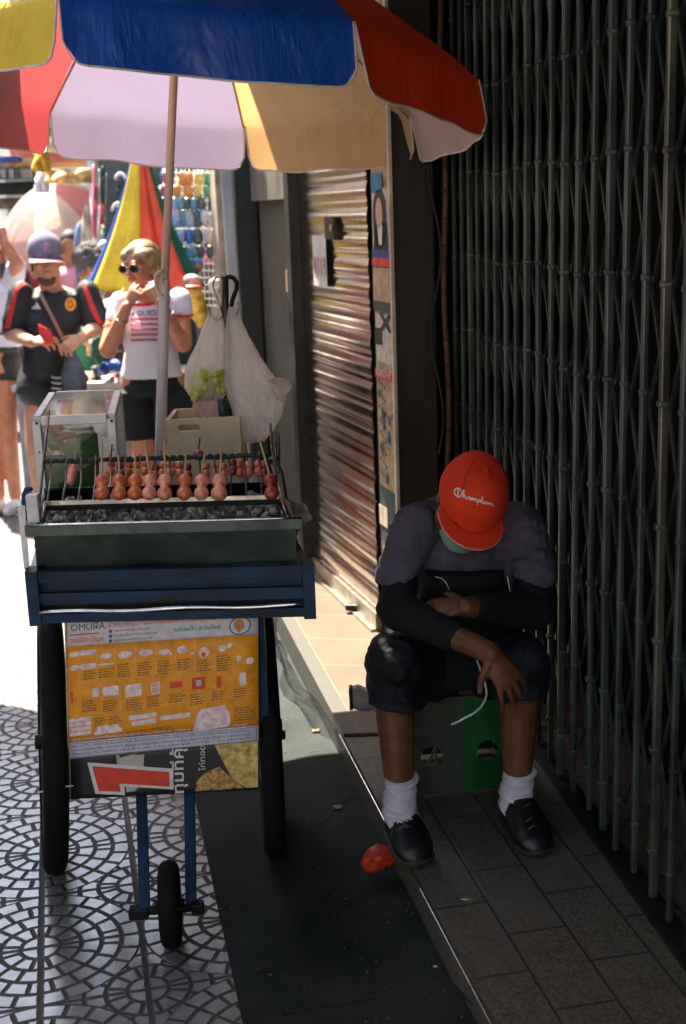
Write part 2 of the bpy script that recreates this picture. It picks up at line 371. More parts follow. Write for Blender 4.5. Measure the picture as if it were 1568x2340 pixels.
tag(aw.build('awning',mat('shade_sheet_dark',(.06,.07,.09),.6,.2,4)),'unseen dark sheet added over the near pavement to shade it','awning')  # unseen sheet, added to shade the ground near the camera
# building across the lane, outside the frame on the left, and one behind the camera
tag(MB().box((-7.5,6,4),(1.5,30,8)).build('shophouse',mat('far_cream',(.42,.38,.32),.85,.2,1)),'cream shophouse row across the lane','building')
tag(MB().box((-1,-7,2.2),(14,1,4.4)).build('shophouse',mat('far_grey',(.25,.24,.23),.85,.2,1)),'grey building closing the lane behind the viewer','building')
# ================================================================ folding gate
GD=V((-.1377,1,0)).normalized(); GN=V((-GD.y,GD.x,0))  # GN points to the lane
barm=mat('gate_paint',(.075,.098,.086),.36,.45,9,metal=.35,bump=.25,bs=60,spec=.6,streak=(1,1,.35))
barl=mat('gate_worn_paint',(.15,.14,.11),.3,.5,9,metal=.5,bump=.25,bs=60,streak=(1,1,.35))
darkm=mat('black_metal',(.02,.021,.02),.5,.3,20,metal=.3)
latm=mat('lattice_paint',(.040,.055,.050),.5,.4,14,metal=.3)
gate=thing('folding_gate','dark green folding scissor gate of upright bars beside the seated person','gate',(gateX(3.2),3.2,.115))
ys=[]; y=1.38; i=0
while y<5.0: ys.append(y); y+=.116+.006*math.sin(i*2.1); i+=1
lat=MB(); zs=[.27,.53,.80,1.07,1.35,1.61,1.89,2.16,2.43]
for i,y in enumerate(ys):
    x=gateX(y); tl=.004*math.sin(i*1.7); w=.016 if i%3 else .021
    mb=MB(); mb.bar((x+tl,y,.14),(x-tl*.5,y,2.62),w,.016,upv=GD,bev=.004)
    for z in zs: mb.box((x-.001,y,z+.01*math.sin(i)),(w+.003,w+.003,.014),bev=.003)
    mb.build('bar',barl if i in (12,5,9) else barm,gate)
    if i<len(ys)-1:
        y2=ys[i+1];x2=gateX(y2)
        for k,z in enumerate(zs[:-1]):
            zz=zs[k+1]
            for (a,bz,c_,dz,o_) in ((0,z,1,zz,.010),(0,zz,1,z,.020)):
                pa=V((x,y,bz))-GN*o_; pb=V((x2,y2,dz))-GN*o_; lat.bar(pa,pb,.006,.011,upv=GD)
lat.build('lattice',latm,gate)
for z,h in ((.125,.018),(2.64,.05)):
    a=V((gateX(1.3),1.3,z));b_=V((gateX(5.03),5.03,z)); MB().bar(a,b_,.06,h).build('rail',darkm,gate)
# floor track in front of the gate
a=V((.60,3.02,.118)); b_=V((.92,1.75,.118))
# ================================================================ column with posters between gate and roller shutter
C0=V((.150,4.86,0)); C1=V((.215,4.64,0)); C2=V((.36,4.66,0)); C3=V((.5,5.0,0))
colu=thing('column','narrow column with peeling posters between the shutter and the gate','column',(.3,4.8,.12))
mb=MB(); n=[C0,C1,C2,C3]; mb.prism([(v.x,v.y) for v in n],(0,0,.12),(1,0,0),(0,1,0),2.7)
mb.build('shaft',mat('column_brown',(.035,.024,.016),.7,.4,6,streak=(1,1,.3)),colu)
e=(C1-C0).normalized(); nn=V((e.y,-e.x,0)); 
if nn.x>0: nn=-nn
W=(C1-C0).length
def colpanel(name,z0,z1,c,a0=0,a1=1,off=.003,tx=None,**k):
    mb=MB(); mb.prism([(a0*W,z0),(a1*W,z0),(a1*W,z1),(a0*W,z1)],C0+nn*off,e,(0,0,1),.001); return mb.build(name,mat('cp_'+name+str(round(z0,2)),c,.6,.25,25,**k),colu)
colpanel('paint_strip',.2,2.6,(.50,.36,.2),0,.96,.002)
MB().prism([(-.006,.14),(.012,.14),(.012,2.6),(-.006,2.6)],C1+nn*.004,e,(0,0,1),.012).build('corner_strip',mat('corner_alu',(.72,.62,.48),.4,.2,8),colu)
def zc(y): return AY(865,y,4.75).z
colpanel('poster',zc(585),zc(430),(.62,.56,.47),.05,.9,.006)
colpanel('poster',zc(440),zc(395),(.05,.22,.42),.05,.6,.008)
mb=MB(); mb.prism([(W*a,b_) for a,b_ in circ(.42,0,.30,16,.0)] if 0 else [(W*(.45+.33*math.cos(q*PI/8)),zc(485)+.085*math.sin(q*PI/8)-(.05 if 8<q<16 else 0)) for q in range(16)],C0+nn*.008,e,(0,0,1),.001)
mb.prism([(W*.1,zc(575)),(W*.85,zc(575)),(W*.8,zc(510)),(W*.55,zc(503)),(W*.2,zc(510))],C0+nn*.008,e,(0,0,1),.001); mb.build('printed_suit',mat('print_dark',(.025,.022,.03),.6,.2,30),colu)
mb=MB(); mb.prism([(W*(.45+.17*math.cos(q*PI/8)),zc(487)+.055*math.sin(q*PI/8)) for q in range(16)],C0+nn*.010,e,(0,0,1),.001); mb.build('printed_face',mat('print_skin',(.62,.38,.26),.6,.1,30),colu)
MB().prism([(W*.42,zc(560)),(W*.55,zc(560)),(W*.6,zc(515)),(W*.35,zc(515))],C0+nn*.010,e,(0,0,1),.001).build('printed_shirt',mat('print_white',(.75,.72,.7),.6,.1,30),colu)
colpanel('printed_band',zc(590),zc(572),(.05,.07,.25),.05,.9,.011)
colpanel('printed_band',zc(608),zc(590),(.68,.06,.03),.05,.9,.011)
colpanel('poster',zc(690),zc(612),(.52,.38,.24),.02,.92,.007)
colpanel('grime_patch',zc(712),zc(690),(.06,.07,.055),.02,.9,.009)
colpanel('poster',zc(830),zc(718),(.62,.55,.5),.1,.9,.007)
colpanel('printed_silhouette',zc(790),zc(752),(.02,.02,.025),.05,.42,.009)
colpanel('printed_band',zc(868),zc(848),(.6,.07,.05),.02,.9,.009)
mb=MB(); place_flat(mb,text_mesh('ดีกว่า?',.045,ext=.0004),C0+nn*.012+e*W*.48+V((0,0,zc(862))),e*1.6,(0,0,1)); mb.build('printed_word',mat('print_white',(.75,.72,.7)),colu,fix=False)
mb=MB(); place_flat(mb,text_mesh('X',.085,ext=.0004,offs=.004),C0+nn*.010+e*W*.62+V((0,0,zc(755))),e*2.0,(0,0,1)); mb.build('printed_letter',mat('print_dark',(.025,.022,.03)),colu,fix=False)
colpanel('grime_patch',zc(1245),zc(1120),(.03,.055,.055),.02,.95,.005)
colpanel('poster',zc(1210),zc(1165),(.5,.42,.3),.02,.45,.008)
mb=MB(); rnd=random.Random(3)
for k in range(16):
    z=zc(rnd.uniform(900,1100)); a=rnd.uniform(.1,.8)*W; s=rnd.uniform(.006,.018)
    mb.prism([(a+s*math.cos(q*PI/3)*rnd.uniform(.5,1),z+s*1.3*math.sin(q*PI/3)) for q in range(6)],C0+nn*.007,e,(0,0,1),.001)
mb.build('blue_paint_marks',mat('blue_marks',(.06,.16,.22),.6,.3),colu)
mb=MB(); pts=[]
for k in range(60): pts.append(C0+nn*.007+e*W*(.3+.16*math.sin(k*.9))+V((0,0,zc(850)-(zc(850)-zc(1110))*k/60)))
mb.tube(pts,.0016,5); mb.build('scribble',mat('print_dark',(.025,.022,.03)),colu)
# orange conduit tied with wires on the dark side of the column
cd=thing('wire_conduit','orange brown cable conduit tied with black wire beside the column','conduit',(.40,4.62,.12))
mb=MB(); P=[V((.395+.006*math.sin(k*.8),4.60,.12+2.4*k/24)) for k in range(25)]; mb.tube(P,.010,8); mb.build('pipe',mat('conduit_orange',(.16,.07,.035),.6,.35,20),cd)
mb=MB()
for k in range(26): z=.3+k*.085+.01*math.sin(k*5); mb.tube([(.395,4.60,z),(.395,4.60,z+.006)],.0125,10)
mb.tube([V((.36+.02*math.sin(k*.7),4.585,.9+1.3*k/20)) for k in range(21)],.005,6)
mb.build('wire',darkm,cd)
# ================================================================ roller shutter
FD=V((-.3,1,0)).normalized(); FN=V((-FD.y,FD.x,0))
def FP(Y,z,off=0): return V((facX(Y),Y,z))+FN*off
t=NT('polished_steel'); t.b.inputs['Metallic'].default_value=1; t.b.inputs['Base Color'].default_value=(.5,.37,.29,1)
g=t.node('ShaderNodeNewGeometry').outputs['Position']
t.set(t.b.inputs['Roughness'],t.m_('MULTIPLY_ADD',t.ramp(t.noise(6,g,5),.45,.7),.06,.14))
sc_=t.mix(t.ramp(t.noise(22,t.scalev(g,(1,1,.4)),5,.7),.52,.7),(.60,.50,.42),(.40,.31,.25)); t.set(t.b.inputs['Base Color'],sc_)
steel=t.m
sh=thing('roller_shutter','polished steel roller shutter closed, with paper stickers near its middle','shutter',FP(5.3,.125))
pitch=.0945; nS=24; prof=[]
for s in range(nS):
    z0=.19+s*pitch
    prof+= [(0,z0),(.010,z0+.004),(.002,z0+.010),(.011,z0+.015),(.004,z0+.020)]
    prof+= [(.004+.005*math.sin(PI*q/6),z0+.020+(pitch-.026)*q/6) for q in range(1,6)]
    prof+= [(.004,z0+pitch-.005)]
mb=MB(); Y0,Y1=4.885,5.79; nY=16
vs=[];fs=[]
for i in range(nY+1):
    Y=Y0+(Y1-Y0)*i/nY
    for (o_,z) in prof: vs.append(FP(Y,z,o_))
m_=len(prof)
for i in range(nY):
    for k in range(m_-1): fs.append((i*m_+k,i*m_+k+1,(i+1)*m_+k+1,(i+1)*m_+k))
mb.add(vs,fs,True); mb.build('slats',steel,sh)
mb=MB(); mb.bar(FP(Y0,.165,.004),FP(Y1,.165,.004),.03,.075); mb.bar(FP(Y0,.131,.01),FP(Y1,.131,.01),.06,.012); mb.build('bottom_bar',mat('dull_alu',(.42,.37,.30),.35,.3,20,metal=.8),sh)
for Y in (5.835,): 
    MB().bar(FP(Y,.13,.015),FP(Y,2.6,.015),.085,.075,upv=FD).build('guide_rail',mat('dark_guide',(.03,.03,.028),.4,.3,10,metal=.3),sh)
    MB().bar(FP(Y+.055,.13,.022),FP(Y+.055,2.6,.022),.012,.02,upv=FD).build('guide_edge',mat('chrome_guide',(.8,.72,.62),.18,.1,10,metal=1),sh)
def fz(x,y,Y): return AY(x,y,Y).z
mb=MB(); zz=fz(775,520,5.35)
mb.prism(rrect(-.065,-.045,.065,.045,.01),FP(5.30,zz,.02),FD,(0,0,1),-.008); mb.build('lock_plate',mat('dark_guide',(.03,.03,.028)),sh)
mb=MB(); mb.prism(circ(-.045,0,.016,12),FP(5.30,zz,.032),FD,(0,0,1),-.004); mb.build('lock_knob',mat('brass',(.7,.5,.25),.3,.2,20,metal=1),sh)
za,zb=fz(758,538,5.4),fz(758,655,5.4)
st_=MB(); st_.prism([(-.10,zb),(.10,zb),(.10,za),(-.10,za)],FP(5.46,0,.024),FD,(0,0,1),-.001); stk=st_.build('paper_sticker',mat('sticker_paper',(.62,.55,.52),.5,.15,20),sh)
mb=MB()
for s in (-.05,.05): mb.prism([(s-.035,zb+.05),(s+.035,zb+.05),(s+.035,za-.09),(s-.035,za-.09)],FP(5.46,0,.026),FD,(0,0,1),-.001)
mb.build('printed_panel',mat('sticker_red',(.52,.22,.18),.5,.5,40),stk)
mb=MB()
for s in (-.05,.05): place_flat(mb,text_mesh('ติดต่อ',.05,ext=.0004),FP(5.46-s*.9,(za+zb)/2,.028),(0,0,1),-FD)
mb.build('printed_word',mat('print_white',(.75,.72,.7)),stk,fix=False)
# padlock and black bolt at the foot of the shutter
lk=thing('padlock','black padlock bolt lying at the foot of the steel shutter','padlock',FP(5.02,.14,.05))
mb=MB(); q=AZ(790,1387,.15); mb.bar(q,q+V((.055,-.012,0)),.03,.028,bev=.006); mb.build('body',darkm,lk)
mb=MB(); q2=AZ(812,1388,.15); mb.tube([q2+V((0,0,0)),q2+V((.03,0,.012)),q2+V((.07,.0,.006)),q2+V((.1,0,-.002))],.008,8); mb.build('bolt',mat('dull_alu',(.42,.37,.30)),lk)
# ================================================================ recessed door beyond the shutter
dr=thing('side_door','grey green metal door in a dark frame beyond the steel shutter','door',FP(6.3,.13))
MB().prism([(0,.13),(.95,.13),(.95,fz(650,455,6.4)),(0,fz(650,455,6.4))],FP(5.90,0,-.10),FD,(0,0,1),-.03).build('door_leaf',mat('door_green',(.075,.075,.06),.55,.25,5,streak=(1,1,.4)),dr)
dfm=mat('door_frame_dark',(.022,.026,.024),.45,.3,10)
for (Y,w) in ((6.93,.13),(7.12,.10)): MB().bar(FP(Y,.1,0),FP(Y,2.6,0),.10,w,upv=FN).build('frame_post',dfm,dr)
for Y in (6.855,7.03): MB().bar(FP(Y,.1,.055),FP(Y,2.6,.055),.006,.006,upv=FN).build('frame_trim',mat('dull_alu',(.42,.37,.30)),dr)
mb=MB(); mb.prism([(-.02,fz(650,455,6.4)),(.98,fz(650,455,6.4)),(.98,2.4),(-.02,2.4)],FP(5.90,0,-.06),FD,(0,0,1),-.03); mb.build('transom',mat('transom_cream',(.16,.14,.11),.6,.3,8),dr)
MB().prism([(-.03,-.05),(.03,-.05),(.03,.05),(-.03,.05)],FP(5.97,fz(685,640,6.0),.02),FD,(0,0,1),-.01).build('name_plate',mat('brass2',(.85,.55,.3),.35,.3,30,metal=.7),dr)
# posts with stickers further along
c2=mat('cable_black',(.015,.015,.016),.5)
cl=thing('column','cream column with posters and stickers beside the grid of toys','column',FP(7.4,.1))
MB().bar(FP(7.36,.1,-.02),FP(7.36,2.8,-.02),.16,.14,upv=FD).build('shaft',mat('cream_post',(.52,.42,.30),.7,.35,12,streak=(1,1,.4)),cl)
a=AY(540,500,7.55)
def bq(name,x0,y0,x1,y1,Y,c,parent,th=.01,**k):
    p=[AY(x0,y0,Y),AY(x1,y0,Y),AY(x1,y1,Y),AY(x0,y1,Y)]
    X=(p[1]-p[0]);Z=(p[3]-p[0]); mb=MB(); X=V((1,0,0)); O=p[0]
    w=p[1].x-p[0].x; h=p[0].z-p[3].z
    mb.prism([(0,-h),(w,-h),(w,0),(0,0)],O,V((1,0,0)),V((0,0,1)),-th)
    return mb.build(name,c if isinstance(c,bpy.types.Material) else mat('bq%s'%(str(c)),c,.6,.25,20,**k),parent)
bq('shaft',520,380,557,1040,7.45,(.5,.42,.34),cl,.1)
bq('poster',524,462,548,512,7.3,(.66,.56,.54),cl)
bq('poster',524,512,547,552,7.29,(.55,.06,.12),cl)
bq('poster',526,552,552,570,7.28,(.7,.05,.03),cl)
bq('poster',526,602,553,660,7.3,(.70,.64,.62),cl)
bq('poster',526,672,552,690,7.28,(.68,.07,.04),cl)
mb=MB(); place_flat(mb,text_mesh('3X',.078,ext=.0004,offs=.003),AY(541,627,7.27),(1,0,0),(0,0,1)); mb.build('printed_word',mat('print_dark',(.025,.022,.03)),cl,fix=False)
for (x0,y0,x1,y1,c) in ((529,478,538,500,(.02,.02,.03)),(533,652,546,672,(.03,.03,.05)),(531,520,541,545,(.8,.6,.6))): bq('printed_figure',x0,y0,x1,y1,7.26,c,cl,.003)
for (x0,y0,x1,y1,c) in ((566,448,576,475,(.65,.55,.05)),(567,500,575,540,(.5,.33,.16)),(566,600,577,640,(.45,.25,.1)),(565,560,572,590,(.6,.5,.3))): bq('sticker',x0,y0,x1,y1,7.2,c,cl,.004)
mb=MB(); rnd=random.Random(5)
for k in range(9):
    x=520+rnd.uniform(0,36); mb.tube([AY(x+rnd.uniform(-5,5)*(j%2)+8*math.sin(j+k),385+j*14*rnd.uniform(.8,1.1),7.2) for j in range(7)],.012,6)
tag(mb.build('cable_bundle',c2),'tangled bundle of black cables hanging on the cream column','cables')
# ================================================================ food cart
O_=V((-.4275,2.97,0)); KX=V((1,-.03,0)); KY=V((-.15,1,0))
def K(a,b,c): return O_+KX*a+KY*b+V((0,0,c))
KM=Matrix((KX.normalized(),V((.03,1,0)).normalized(),V((0,0,1)))).transposed()
def zf(y,Y=2.97): return AY(400,y,Y).z
bluem=mat('chipped_blue_paint',(.003,.030,.090),.5,.3,11,bump=.35,bs=50,c2=(.004,.007,.009),spec=.25,streak=(.5,1,1.6))
blackm=mat('sooty_black',(.008,.009,.009),.55,.3,14,spec=.25)
brightm=mat('bright_steel',(.75,.76,.78),.22,.3,16,metal=1)
stain=mat('stainless_dull',(.10,.12,.115),.3,.35,7,metal=.9,bump=.2,bs=20)
rub=mat('tyre_rubber',(.007,.007,.007),.8,.3,20,bump=.3,spec=.15)
cart=thing('food_cart','blue steel pushcart with two large rubber wheels carrying the charcoal grill','food cart',(-.46,3.3,0))
zt,zb_=zf(1300),zf(1417)
ch=MB()
def kb(mb,a0,a1,b0,b1,z0,z1,bev=.003):
    return mb.add([K(a,b,z) for a in (a0,a1) for b in (b0,b1) for z in (z0,z1)],[(0,1,3,2),(4,6,7,5),(0,4,5,1),(2,3,7,6),(0,2,6,4),(1,5,7,3)])
fp=MB(); kb(fp,-.35,.35,0,.03,zf(1324),zt); kb(fp,-.35,.35,.02,.03,zf(1352),zf(1324)+.001,0); kb(fp,-.33,.33,.004,.03,zf(1376),zf(1350)); kb(fp,-.33,.33,.0,.028,zb_,zf(1397))
fp.build('front_channel',bluem,cart)
kb(MB(),-.33,.33,.024,.034,zf(1398),zf(1374)).build('channel_recess',blackm,cart)
mb=MB(); mb.tube([K(-.325+.65*i/20,-.006,zf(1390)+.0022*math.sin(i*.7)+.003*(i/20)) for i in range(21)],.0052,8); mb.build('steel_strip',brightm,cart)
for a in (-.338,.338): kb(MB(),a-.0145,a+.0145,-.008,.05,zb_-.004,zt+.004).build('end_plate',bluem,cart)
kb(MB(),-.345,.345,.04,1.15,zt-.02,zt-.004).build('tabletop',stain,cart)
for a in (-.335,.335): kb(MB(),a-.012,a+.012,.055,1.15,zb_,zt-.022).build('side_rail',bluem,cart)
for a in (-.22,.22):
    mb=MB(); mb.bar(K(a,.1,zb_+.02),K(a,.1,.34),.028,.028); mb.bar(K(a,.75,zb_+.02),K(a,.75,.34),.028,.028); mb.bar(K(a,.1,.34),K(a,.75,.34),.028,.028); mb.build('leg_frame',bluem,cart)
mb=MB(); mb.bar(K(-.30,.38,.35),K(.30,.38,.35),.02); mb.build('axle',blackm,cart)
def wheel(c,r,w,ax,name,parent,spokes=14,tr=.035):
    ax=V(ax).normalized(); u=V((0,0,1)); u=(u-ax*u.dot(ax)).normalized(); v=ax.cross(u).normalized(); W=MB()
    vs=[];n=72;m=14
    for i in range(n):
        a=2*PI*i/n; rd=u*math.cos(a)+v*math.sin(a)
        for k in range(m):
            b=2*PI*k/m; rr=r-tr+tr*max(-.7,math.cos(b))*(.90 if i%2 and abs(math.cos(b))>.6 else 1); vs.append(V(c)+rd*rr+ax*(w/2*math.copysign(abs(math.sin(b))**.8,math.sin(b))))
    W.add(vs,[(i*m+k,((i+1)%n)*m+k,((i+1)%n)*m+(k+1)%m,i*m+(k+1)%m) for i in range(n) for k in range(m)],True)
    t_=W.build(name,rub,parent)
    rm=MB(); ri=r-2*tr+.012; vs=[]
    for i in range(n):
        a=2*PI*i/n; rd=u*math.cos(a)+v*math.sin(a)
        for (dr,dw) in ((0,-.4),(.012,-.4),(.012,.4),(0,.4)): vs.append(V(c)+rd*(ri+dr)+ax*w*dw)
    rm.add(vs,[(i*4+k,((i+1)%n)*4+k,((i+1)%n)*4+(k+1)%4,i*4+(k+1)%4) for i in range(n) for k in range(4)])
    rm.build('rim',mat('rim_metal',(.1,.1,.1),.45,.3,20,metal=.8),t_)
    sp_=MB(); sp_.tube([V(c)-ax*w*.7,V(c)+ax*w*.7],.02 if r>.2 else .012,12)
    for i in range(spokes):
        a=2*PI*i/spokes; sp_.tube([V(c)+ax*w*.3*(-1)**i,V(c)+(u*math.cos(a)+v*math.sin(a))*ri],.003,5)
    sp_.build('spokes',blackm,t_)
axd=V((1,.12,0))
wheel((-.838,3.32,.365),.365,.066,(1,.25,-.075),'wheel',cart)
wheel((-.236,3.37,.365),.365,.060,(1,.09,0),'wheel',cart)
# front castor between two blue forks
fc=AZ(388,2170,0); fx=fc.x+.004; fy=fc.y+.03
wheel((fx,fy,.108),.108,.052,(1,.1,0),'wheel',cart,8,.024)
for (x,xb) in ((323,331),(433,437)):
    p1=AY(x,1812,3.08); p0=AY(xb,2078,2.885); MB().bar(AY(x-3,1440,3.16),p1,.028,.02,bev=.003).build('fork',bluem,cart); MB().bar(p1,p0,.028,.02,bev=.003).build('fork',bluem,cart)
mb=MB(); mb.tube([AY(300,2085,2.885),AY(462,2072,2.885)],.011,10); mb.box(AY(318,2085,2.885),(.05,.03,.028),None,.003); mb.box(AY(452,2074,2.885),(.03,.03,.028),None,.003); mb.build('castor_axle',blackm,cart)
# ---------------------------------------------------------------- advert board hung on the front
bd=thing('advert_board','orange printed product poster over a second dark poster, tied to the cart front','poster board',(-.47,3.0,.35))
Btl=AY(153,1418,3.0); Btr=AY(590,1410,3.0); Bbl=AY(163,1826,3.03); Bbr=AY(592,1804,3.03)
WX=1.; 
def B(u,v,off=0):   # u,v 0..1 from top left
    p=(Btl*(1-u)+Btr*u)*(1-v)+(Bbl*(1-u)+Bbr*u)*v
    return p+V((0,-1,0))*(off)
def bpoly(mb,pts,off):   # pts in (u,v)
    n=len(pts)
    mb.add([B(u,v,off) for u,v in pts],[list(range(n))[::-1]])
def bpatch(name,quad,off,m,parent,nu=12,nv=8):
    (a,b_,c,d)=quad
    def f(s,t_):
        u=(a[0]*(1-s)+b_[0]*s)*(1-t_)+(d[0]*(1-s)+c[0]*s)*t_; v=(a[1]*(1-s)+b_[1]*s)*(1-t_)+(d[1]*(1-s)+c[1]*s)*t_
        return B(u,v,off)
    return MB().grid(f,nu,nv,.0007).build(name,m,parent)
MB().grid(lambda s,t_:B(s,t_,-.003),14,12,.004).build('backing_board',mat('cardboard',(.4,.33,.25),.8,.2,20),bd)
pw=lambda n,c,**k: mat('ink_'+n,c,.55,.12,40,bump=.05,**k)
white=pw('white',(.62,.58,.60)); orange=pw('orange',(.85,.32,.008)); dark=pw('dark',(.02,.018,.018)); red=pw('red',(.72,.06,.03)); pale=pw('pale',(.62,.58,.66)); green=pw('green',(.03,.25,.09)); ink=pw('brownink',(.16,.09,.03)); inkb=pw('blueink',(.05,.08,.25)); pinkw=mat('ink_pinkwhite',(.80,.70,.72),.55,.3,70,c2=(.62,.40,.42),bump=.05); grey=pw('grey',(.36,.34,.32))
bpatch('poster_header',((0.0,0),(1,0),(1,.095),(0.0,.14)),.001,white,bd)
bpatch('poster_sheet',((0.0,.14),(1,.095),(1,.615),(0.0,.672)),.001,orange,bd)
bpatch('poster_footer',((0.0,.672),(1,.615),(1,.705),(.0,.765)),.003,pale,bd)
lp=bpatch('lower_poster',((0.0,.762),(1,.70),(1,1),(.0,1)),.0005,dark,bd)
MB().grid(lambda s,t_:B(-.012+.02*s,t_,.004-.010*s),3,14,.001).build('edge_sleeve',mat('sleeve_plastic',(.55,.42,.3),.3,.3,20),bd)
def bt(name,s,u,v,h,m,w=None,rot=0,shear=0,off=.0025,offs=0,align='LEFT'):
    me=text_mesh(s,1,shear,offs,align=align,res=3 if h>.02 else 1); xs=[q.co.x for q in me.vertices]; x0,x1=min(xs),max(xs); k=w/(x1-x0); h=h/.72
    vs=[]
    for q in me.vertices:
        a=(q.co.x-x0)*k; b_=q.co.y*h
        vs.append(B(u-b_,v-a,off) if rot else B(u+a,v-b_-.055*(u+a),off))
    mb=MB(); mb.add(vs,[list(p.vertices) for p in me.polygons]); return mb.build(name,m,bd,fix=False)
SL=.10
# header, sheet sloping upwards to the right
bt('printed_text','จำหน่ายอุปกรณ์ระบบรักษาความปลอดภัย',.215,.050,.028,red,w=.60,offs=.008)
bt('printed_text','OMUЯA',.02,.058,.038,dark,w=.18,offs=.0)
bt('printed_text','วงจรปิด โทมูระ',.015,.122,.026,red,w=.18,offs=.012)
for i,s in enumerate(('www.tomuracctv.com','facebook.com/tomuracctv','twitter.com/tomuracctv')):
    bt('printed_text',s,.245,.078+.026*i,.013,ink,w=(.19,.23,.2)[i],offs=.006)
bt('printed_text','กล่องดำ สมัยใหม่',.56,.102,.022,green,w=.24,offs=.014)
mb=MB()
def bq2(mb,u0,v0,u1,v1,off=.002,r=.012): 
    pts=rrect(u0,v0,u1,v1,min(r,abs(u1-u0)*.45,abs(v1-v0)*.45),2); bpoly(mb,[(a,b_-(.055 if (off in (.0045,) or v1<.16) else SL)*a) for a,b_ in pts][::-1],off)
bq2(mb,.01,.075,.17,.083); mb.build('printed_bar',red,bd,fix=False)
mb=MB(); bpoly(mb,[(a,b_-SL*a) for a,b_ in circ(.905,.135,.058,24,.052)],.002); mb.build('printed_badge_ring',inkb,bd,fix=False)
mb=MB(); bpoly(mb,[(a,b_-SL*a) for a,b_ in circ(.905,.135,.050,24,.045)],.0028); mb.build('printed_badge',white,bd,fix=False)
mb=MB(); bpoly(mb,[(a,b_-SL*a) for a,b_ in [(.885,.10),(.91,.098),(.925,.115),(.93,.15),(.90,.172),(.88,.15),(.872,.12)]],.0036); mb.build('printed_badge_figure',pw('rust',(.55,.2,.08)),bd,fix=False)
mb=MB()
for i in range(3): bq2(mb,.218,.066+.026*i,.236,.083+.026*i,.002,.004)
mb.build('printed_icons',inkb,bd,fix=False)
# products
mb=MB(); rr_=random.Random(11)
def irr(cx,cy,w,h,n=9):
    return [(cx+w/2*math.cos(2*PI*k/n)*rr_.uniform(.8,1.05),(cy+h/2*math.sin(2*PI*k/n)*rr_.uniform(.8,1.05))) for k in range(n)]
rows=[(.035,.185,.05,.028),(.105,.185,.09,.028),(.035,.26,.05,.028),(.105,.26,.09,.028)]
for cx,cy,w,h in rows: bq2(mb,cx-w/2,cy-h/2,cx+w/2,cy+h/2)
for cx,cy,w,h in ((.20,.215,.07,.035),(.30,.222,.09,.045),(.41,.225,.075,.045),(.505,.232,.065,.035),(.54,.245,.02,.02),(.60,.232,.065,.045),(.655,.258,.025,.012),(.715,.26,.06,.07),(.81,.25,.05,.04),(.85,.24,.03,.03)): bpoly(mb,[(a,b_-SL*a) for a,b_ in irr(cx,cy,w,h)],.002)
bq2(mb,.16,.256,.245,.266); bq2(mb,.885,.30,.91,.335); bq2(mb,.935,.32,.975,.355)
for u0,v0,u1,v1 in ((.18,.385,.265,.44),(.30,.39,.385,.46),(.435,.395,.48,.46),(.90,.40,.935,.475),(.125,.385,.16,.435)): bq2(mb,u0,v0,u1,v1,.002,.006)
for i in range(4): bq2(mb,.0,.54+.026*i,.115,.561+.026*i,.002,.004)
bpoly(mb,[(a,b_-SL*a) for a,b_ in [(.15,.60),(.255,.60),(.265,.625),(.28,.63),(.28,.65),(.13,.65),(.13,.635),(.145,.625)]],.002)
for u0,v0,u1,v1 in ((.315,.565,.46,.592),(.33,.60,.46,.625),(.48,.59,.64,.615)): bq2(mb,u0,v0,u1,v1,.002,.004)
bpoly(mb,[(a,b_-SL*a) for a,b_ in [(.68,.60),(.70,.58),(.82,.575),(.835,.60),(.85,.63),(.85,.68),(.83,.70),(.66,.705),(.66,.665)]],.002)
mb.build('printed_products',pinkw,bd,fix=False)
mb=MB(); 
for u0,v0,u1,v1 in ((.01,.39,.022,.45),(.535,.405,.60,.44),(.65,.395,.72,.465),(.78,.405,.805,.47)): bq2(mb,u0,v0,u1,v1,.0024,.003)
bpoly(mb,[(a,b_-SL*a) for a,b_ in circ(.713,.272,.012,12,.014)],.003)
for i in range(5): bq2(mb,.44,.405+.01*i,.475,.409+.01*i,.0028,.001)
mb.build('printed_products',red,bd,fix=False)
mb=MB(); bq2(mb,.672,.412,.70,.445,.003,.002); mb.build('printed_products',white,bd,fix=False)
mb=MB()
for (u0,u1,v0,nl) in [(.08,.15,.285,4),(.16,.24,.285,4),(.26,.34,.27,6),(.365,.445,.275,6),(.47,.55,.28,6),(.575,.655,.285,5),(.675,.755,.305,5),(.78,.86,.29,7),(.07,.15,.45,5),(.18,.265,.465,5),(.30,.39,.475,5),(.41,.50,.47,5),(.53,.62,.475,4),(.64,.72,.49,5),(.755,.83,.49,4),(.87,.95,.49,4),(.30,.58,.655,4),(.10,.24,.675,2),(.87,.99,.60,6),(.13,.20,.555,4),(.21,.28,.555,4)]:
    for k in range(nl):
        e_=u1-rr_.uniform(0,.35)*(u1-u0); x=u0
        while x<e_: w_=rr_.uniform(.008,.03); bq2(mb,x,v0+k*.0135,min(x+w_,e_),v0+k*.0135+.0055,.0022,.001); x+=w_+.004
mb.build('printed_text',ink,bd,fix=False)
mb=MB()
for vv in (.345,.525): 
    for k in range(60): bq2(mb,.005+k*.0165,vv,.005+k*.0165+.009,vv+.003,.0021,.0005)
for i,uu in enumerate((.06,.15,.25,.355,.46,.565,.665,.77,.87)):
    for k in range(11): bq2(mb,uu,.175+k*.0155,uu+.0025,.184+k*.0155,.0021,.0005)
    if i%1==0 and uu!=.06:
        for k in range(11): bq2(mb,uu+.02,.355+k*.0155,uu+.0225,.364+k*.0155,.0021,.0005)
mb.build('printed_dashes',pw('dash',(.8,.62,.3)),bd,fix=False)
